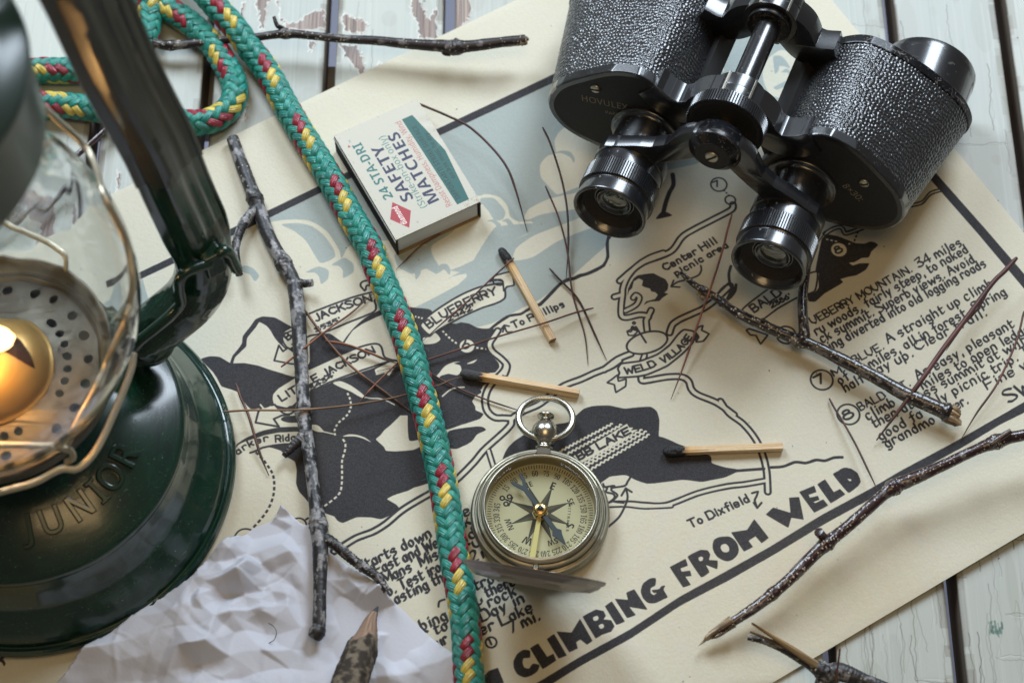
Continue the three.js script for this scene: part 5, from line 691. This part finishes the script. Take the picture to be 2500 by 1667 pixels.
  const fw = part('focus_wheel', knurl(15.6, 4.0, 9.6, 90, 0, HY, 0.6), enamel, t); part('wheel_face', cyl([[4.5, 10.3], [13.4, 10.05], [14.6, 9.9]], 0, HY), std({ color: lin(0.012, 0.011, 0.010), roughness: 0.5, bumpMap: fine, bumpScale: 0.0001 }), fw);
  part('focus_screw', cyl([[3.6, 15.5], [3.2, 14], [3.7, 13.2], [3.2, 12.4], [3.7, 11.6], [3.2, 10.8], [3.6, 10], [3.6, 8]], 0, HY, 40), brass, t);
}
// ---------------------------------------------------------------- green hurricane lantern, burning
{
  const AX = -183.4, AZ = 58.4, t = thing('hurricane_lantern', 'dark green enamelled hurricane lantern with a burning flame behind its glass globe', 'lantern', [AX * mm, 0.0008, AZ * mm]);
  const dust = (n, seed) => { const c = canvas(n, n), g = c.getContext('2d'); g.fillStyle = '#0e2f23'; g.fillRect(0, 0, n, n); const s = seedState; seedState = seed; for (let i = 0; i < 60; i++) { g.fillStyle = 'rgba(' + (i % 2 ? '22,70,48,' : '10,34,28,') + '0.25)'; g.beginPath(); g.ellipse(rr(0, n), rr(0, n), rr(20, 120), rr(20, 90), 0, 0, 7); g.fill(); } for (let i = 0; i < 900; i++) { g.fillStyle = 'rgba(196,206,190,' + rr(0.2, 0.85).toFixed(2) + ')'; const q = rr(1.2, 4.6) * (rnd() < 0.85 ? 0.7 : 1.3); g.fillRect(rr(0, n), rr(0, n), q, q); } for (let i = 0; i < 46; i++) { g.strokeStyle = 'rgba(180,190,170,' + rr(0.15, 0.5).toFixed(2) + ')'; g.lineWidth = rr(1.5, 3); const x = rr(0, n), y = rr(0, n); g.beginPath(); g.moveTo(x, y); g.quadraticCurveTo(x + rr(-34, 34), y + rr(-34, 34), x + rr(-50, 50), y + rr(-50, 50)); g.stroke(); } seedState = s; return canvasTexture(c); };
  const green = phy({ map: dust(1024, 77), roughness: 0.24, clearcoat: 0.6, clearcoatRoughness: 0.12, bumpMap: scuff, bumpScale: 0.00012 }); green.map.repeat.set(5, 2); 
  const tin = std({ color: lin(0.34, 0.30, 0.235), map: scuff, metalness: 0.8, roughnessMap: scuff, roughness: 0.95, bumpMap: scuff, bumpScale: 0.0003 }), wireMat = std({ color: lin(0.60, 0.54, 0.41), metalness: 0.85, roughness: 0.35, bumpMap: fine, bumpScale: 0.00015 });
  part('base_skirt', crease(lathe([[70, 0.3], [74.2, 0.2], [75.6, 1.2], [76.2, 3.2], [76.0, 5.2], [75.2, 6.4], [74.4, 6.2], [73.9, 5.6], [73.3, 5.8], [72.8, 7.2], [71.8, 9.2], [69.8, 12.2], [67.4, 15.4], [66.3, 17.2], [65.9, 18.2], [65.5, 18.5], [65.0, 19.6], [63.6, 23], [62.2, 27], [61.4, 31], [61.0, 35]], 200), 40), green, t);
  part('fuel_tank', lathe([[61.0, 34.6], [61.2, 36.4], [60.9, 37.8], [60.2, 38.7], [59.2, 39.2], [57, 40.6], [52, 43.2], [46, 46], [40, 48.4], [34, 50.4], [28, 51.8], [22, 52.6], [0, 53]], 200), green, t);
  // raised letters on the tank
  const font = await new FontLoader().loadAsync('fonts/droid/droid_sans_regular.typeface.json');
  for (const [ch, px, py] of [['J', 63, 1286], ['U', 122, 1264], ['N', 196, 1238], ['I', 243, 1206], ['O', 276, 1170], ['R', 320, 1116]]) {
    const p = at(px, py, 48), dx = p.x / mm - AX, dz = p.z / mm - AZ, ang = Math.atan2(dz, dx), g = new TextGeometry(ch, { font, size: 9.6 * mm, depth: 1.0 * mm, curveSegments: 8, bevelEnabled: true, bevelThickness: 0.6 * mm, bevelSize: 0.4 * mm, bevelSegments: 3 }); g.computeBoundingBox(); const bb = g.boundingBox; g.translate(-(bb.min.x + bb.max.x) / 2, -4.8 * mm, 0);
    g.rotateX(-Math.PI / 2); g.rotateX(0.42); g.translate(0, 47.0 * mm, 43.5 * mm); g.rotateY(Math.PI / 2 - ang); part('raised_letter', g, green, t);
  }
  part('filler_collar', lathe([[26, 52], [26, 56], [24, 58], [24, 66], [30, 70], [30, 73], [20, 76]], 64), tin, t);
  // perforated burner plate
  {
    const s = new THREE.Shape(); s.absarc(0, 0, 38.8 * mm, 0, Math.PI * 2); const hole = (r, a, q) => { const h = new THREE.Path(); h.absarc(r * mm * Math.cos(a), r * mm * Math.sin(a), q * mm, 0, Math.PI * 2, true); s.holes.push(h); };
    { const h = new THREE.Path(); h.absarc(0, 0, 19.5 * mm, 0, Math.PI * 2, true); s.holes.push(h); }
    for (let i = 0; i < 22; i++) hole(34.8, i / 22 * Math.PI * 2 + 0.13, 1.9); for (let i = 0; i < 34; i++) if (i % 12 < 7) hole(27.3, i / 34 * Math.PI * 2 - 0.35, 1.55);
    { const h = new THREE.Path(), a = -1.16; const q = [[29, -5], [33, -5], [33, 5], [29, 5]].map(([u, v]) => [(u * Math.cos(a) - v * Math.sin(a)) * mm, (u * Math.sin(a) + v * Math.cos(a)) * mm]); q.reverse().forEach(([u, v], i) => (i ? h.lineTo(u, v) : h.moveTo(u, v))); }
    const e = new THREE.ExtrudeGeometry(s, { depth: 0.5 * mm, bevelEnabled: false, curveSegments: 24 }); e.rotateX(-Math.PI / 2); e.translate(0, 86.2 * mm, 0);
    const p = e.attributes.position; for (let i = 0; i < p.count; i++) { const r = Math.hypot(p.getX(i), p.getZ(i)) / mm; p.setY(i, p.getY(i) + (1.6 * smooth(31, 20, r) + 0.25 * noise3(p.getX(i) * 180, 0, p.getZ(i) * 180)) * mm); } e.computeVertexNormals();
    const uv = e.attributes.uv; for (let i = 0; i < uv.count; i++) uv.setXY(i, uv.getX(i) / 0.06, uv.getY(i) / 0.06);
    part('burner_plate', toCreasedNormals(e, 0.6), tin, t);
    part('plate_wall', lathe([[38.2, 86.2], [39.0, 86.0], [39.6, 86.9], [40.0, 88.0], [40.6, 88.3], [41.2, 87.8], [42.0, 88.6], [43.2, 91.2], [43.8, 93.0], [44.5, 93.9], [45.4, 93.8], [45.8, 92.9], [45.4, 92.1], [44.8, 92.0], [43, 84], [40, 78], [34, 74]], 160), tin, t);
    part('air_chamber', lathe([[22, 72], [36, 74], [40, 79]], 64), std({ color: lin(0.24, 0.28, 0.31), metalness: 0.2, roughness: 0.5 }), t);
  }
  // burner dome with the wick slot, and the flame
  const domeProf = (k) => [[22.6, 86.6], [22.9, 87.6], [22.2, 88.4], [21.2, 88.5], [20.9, 90.0], [19.4, 93.2], [16.5, 96.6], [12, 99.5], [7, 101.2], [3, 101.8]].map(([r, h]) => [r - k, h]);
  part('burner_dome', lathe(domeProf(0), 96), std({ color: lin(0.80, 0.50, 0.17), metalness: 0.5, roughness: 0.42, bumpMap: scuff, bumpScale: 0.0003, side: THREE.DoubleSide }), t);
  { const Q = [[-60, 800], [22, 814], [50, 830], [72, 860], [80, 888], [66, 886], [30, 872], [-60, 852]].map(([x, y]) => { const p = at(x, y, 100); return [p.x / mm - AX, p.z / mm - AZ]; }), D = domeProf(0), dome = (r) => { for (let i = D.length - 1; i > 3; i--) if (r <= D[i - 1][0]) return lerp(D[i][1], D[i - 1][1], clamp((r - D[i][0]) / (D[i - 1][0] - D[i][0]))); return 88; };
    const inQ = (x, z) => { let c = false; for (let i = 0, j = Q.length - 1; i < Q.length; j = i++) if ((Q[i][1] > z) !== (Q[j][1] > z) && x < (Q[j][0] - Q[i][0]) * (z - Q[i][1]) / (Q[j][1] - Q[i][1]) + Q[i][0]) c = !c; return c; };
    const pos = [], st = 0.3, put = (x, z) => pos.push(x * mm, (dome(Math.hypot(x, z)) + 0.25) * mm, z * mm); for (let x = -12; x < 21; x += st) for (let z = -14; z < 14; z += st) if (inQ(x + st / 2, z + st / 2)) { put(x, z); put(x, z + st); put(x + st, z); put(x + st, z); put(x, z + st); put(x + st, z + st); }
    const s = new THREE.BufferGeometry(); s.setAttribute('position', new THREE.Float32BufferAttribute(pos, 3)); s.computeVertexNormals(); part('wick_slot', s, std({ color: lin(0.05, 0.022, 0.012), roughness: 0.7 }), t); }
  part('wick', (() => { const b = new RoundedBoxGeometry(14 * mm, 6 * mm, 2.4 * mm, 2, 0.6 * mm); b.translate(0, 101 * mm, 0); return b; })(), std({ color: lin(0.03, 0.02, 0.015), roughness: 1 }), t);
  { const fl = lathe([[0.1, 103.2], [5, 104], [8.5, 107], [9.6, 111.5], [8.6, 117], [6, 123], [3, 129], [0.2, 134]], 48); fl.scale(1.45, 1, 0.55); part('flame', fl, std({ color: lin(0, 0, 0), emissive: lin(1.0, 0.70, 0.30), emissiveIntensity: 4, roughness: 1 }), t); }
  const lamp = new THREE.PointLight(lin(1.0, 0.50, 0.16), 0.0055); lamp.name = 'flame_light'; lamp.shadow.radius = 0.3; lamp.castShadow = true; lamp.position.set((AX + 1) * mm, 0.118, (AZ + 8) * mm); scene.add(lamp);
  // glass globe
  const GP = [[42.2, 89.5], [43.4, 94], [47.5, 101], [53, 111], [58, 123], [60.3, 136], [60.0, 150], [57.2, 164], [52.5, 178], [47.5, 190], [44.5, 202], [43.5, 214], [43.5, 226]];
  const gr = (h) => { for (let i = 1; i < GP.length; i++) if (h < GP[i][1]) { const k = (h - GP[i - 1][1]) / (GP[i][1] - GP[i - 1][1]); return lerp(GP[i - 1][0], GP[i][0], k); } return 43.5; };
  { const c = new THREE.CatmullRomCurve3(GP.map(([r, h]) => new V3(r, h, 0))), P = c.getSpacedPoints(70).map((p) => [p.x, p.y]), inner = P.map(([r, h]) => [r - 1.6, h]).reverse(); part('glass_globe', lathe([...P, ...inner, P[0]], 128), phy({ color: 0xffffff, transmission: 1, thickness: 0.002, ior: 1.46, roughness: 0.02, attenuationColor: lin(0.70, 0.75, 0.72), attenuationDistance: 0.011 }), t); }
  // guard wires that follow the globe
  const off = new V3(AX * mm, 0.0008, AZ * mm), onGlobe = (px, py, h0, h1, gap) => { let best = 9, bp; for (let h = h0; h <= h1; h += 0.25) { const p = at(px, py, h + 0.8), e = Math.abs(Math.hypot(p.x / mm - AX, p.z / mm - AZ) - gr(h) - gap); if (e < best) best = e, bp = p; } return bp.sub(off); };
  const wire = (pts, r = 1.15, parent = t) => part('guard_wire', sweep(curveThrough(pts), 160, 16, () => r * mm), wireMat, parent);
  wire([[62, 220, 170, 195], [73, 234, 165, 192], [130, 285, 160, 190], [215, 370, 150, 185], [250, 470, 140, 180], [285, 540, 130, 175], [310, 600, 125, 165], [323, 680, 120, 160], [316, 740, 115, 150], [298, 790, 112, 145], [270, 870, 105, 135], [235, 950, 100, 128], [195, 1025, 96, 118], [163, 1085, 92, 108]].map(([x, y, a, b]) => onGlobe(x, y, a, b, 2.4)));
  wire([[160, 655, 92, 97], [156, 640, 92, 100], [150, 618, 93, 106], [125, 592, 96, 112], [95, 572, 98, 116], [50, 550, 100, 122], [0, 530, 103, 128], [-60, 505, 106, 135], [-130, 470, 110, 145]].map(([x, y, a, b]) => onGlobe(x, y, a, b, 1.6)));
  const ringPts = [[-160, 1230, 92], [-80, 1222, 92], [0, 1200, 92], [80, 1178, 92], [145, 1146, 92], [190, 1142, 91], [235, 1095, 92], [285, 990, 93], [318, 905, 94], [325, 862, 95]].map(([x, y, h]) => at(x, y, h).sub(off)); wire(ringPts, 1.3);
  wire([[-120, 1086, 99], [0, 1088, 99], [80, 1090, 99], [150, 1094, 98], [172, 1102, 96], [176, 1118, 94], [160, 1128, 92]].map(([x, y, h]) => at(x, y, h).sub(off)), 1.25);
  // side tube: a pressed channel with flanges, traced where it stands
  const dir = new V3(Math.cos(-0.56), 0, Math.sin(-0.56)), nrm = new V3(-dir.z, 0, dir.x), orig = off.clone(), tp = (px, py, lift = 0) => onPlane(px, py, orig.clone().addScaledVector(nrm, lift * mm), nrm).sub(off);
  const tube = curveThrough([[338, 838], [372, 806], [420, 768], [458, 735], [486, 694], [496, 650], [490, 600], [470, 548], [430, 460], [384, 352], [340, 270], [298, 190], [256, 100], [212, 0], [165, -100], [110, -230]].map(([x, y]) => tp(x, y)));
  const face = [[15.5, 0.2], [15.6, 1.6], [14.6, 2.0], [13.8, 1.0], [10.6, 1.1], [9.8, 1.8], [9.0, 2.6], [7.4, 3.0], [5.6, 3.1], [4.6, 3.3], [3.8, 4.0], [2.4, 5.7], [0, 7.4], [-2.6, 8.1], [-5.2, 7.5], [-7.8, 5.6], [-9.6, 3.2], [-10.4, 1.4], [-11.4, 0.9], [-15.2, 0.9], [-15.5, 0.2]];
  const full = [...face, ...face.slice().reverse().map(([u, v]) => [u, -v])];
  const sweepProfile = (curve, n, scaleAt, sAt = () => 1) => { const P = curve.getSpacedPoints(n), pos = [], idx = [], m = full.length; for (let i = 0; i <= n; i++) { const T = P[Math.min(n, i + 1)].clone().sub(P[Math.max(0, i - 1)]).normalize(), w = nrm.clone().multiplyScalar(1), o = T.clone().cross(w).normalize(), k = scaleAt(i / n); const rd = 1 - smooth(0.17, 0.30, sAt(i / n)); full.forEach(([u0, v0], fi) => { const fa = fi < face.length ? Math.PI * fi / (face.length - 1) : -Math.PI * (1 - (fi - face.length) / (face.length - 1)), u = lerp(u0, 12.6 * Math.cos(fa), rd), v = lerp(v0, 11.6 * Math.sin(fa), rd); const p = P[i].clone().addScaledVector(o, u * k * mm).addScaledVector(w, v * k * mm); pos.push(p.x, p.y, p.z); }); if (i < n) for (let j = 0; j < m; j++) { const a = i * m + j, b = i * m + (j + 1) % m; idx.push(a, a + m, b, b, a + m, b + m); } } const g = new THREE.BufferGeometry(); g.setAttribute('position', new THREE.Float32BufferAttribute(pos, 3)); g.setIndex(idx); const uv = []; for (let i = 0; i < pos.length; i += 3) uv.push(pos[i] / 0.1 + pos[i + 2] / 0.1, pos[i + 1] / 0.1); g.setAttribute('uv', new THREE.Float32BufferAttribute(uv, 2)); g.computeVertexNormals(); return toCreasedNormals(g, 0.55); };
  const sub = (a, b) => new THREE.CatmullRomCurve3(Array.from({ length: 60 }, (_, i) => tube.getPointAt(lerp(a, b, i / 59))));
  part('side_tube', sweepProfile(sub(0, 1), 160, (s) => lerp(0.86, 0.78, smooth(0.1, 0.35, s)), (s) => s), green, t);
  part('tube_sleeve', sweepProfile(sub(0.44, 1), 80, () => 0.81), phy({ color: lin(0.010, 0.016, 0.015), roughness: 0.32, clearcoat: 0.35, clearcoatRoughness: 0.15 }), t);
  { const c = tube.getPointAt(0.015); const g = new THREE.SphereGeometry(10.5 * mm, 40, 24); g.scale(1, 0.5, 1); g.translate(c.x, c.y - 4 * mm, c.z); part('tube_collar', g, green, t); }
  // the lever that lifts the globe, its clip and hook
  const lv = [[325, 852], [345, 828], [380, 800], [420, 765], [440, 738], [436, 706], [438, 680], [455, 662], [490, 648], [513, 641]].map(([x, y]) => tp(x, y, 9.5));
  part('lift_lever', sweep(curveThrough(lv), 120, 16, () => 2.1 * mm), green, t);
  { const c = tp(516, 634, 7), g = new RoundedBoxGeometry(8 * mm, 13 * mm, 7 * mm, 3, 1.2 * mm); g.rotateY(0.56); g.translate(c.x, c.y, c.z); part('lever_clip', g, green, t); const h = [[530, 622], [545, 612], [558, 618], [566, 636], [577, 656]].map(([x, y]) => tp(x, y, 9)); part('lever_hook', sweep(curveThrough(h), 40, 14, () => 2.2 * mm), green, t); }
  // hood over the globe
  part('chimney_hood', lathe([[42, 226], [46, 228], [48.5, 233], [49.5, 262], [50.5, 264], [49.8, 266.5], [44, 270], [36, 274], [34, 300], [30, 304], [0, 305]], 128), phy({ color: lin(0.02, 0.036, 0.029), roughness: 0.3, clearcoat: 0.4, clearcoatRoughness: 0.25 }), t);
}
scene.traverse((o) => { if (o.isMesh) o.castShadow = o.receiveShadow = true; });
renderer.render(scene, camera);
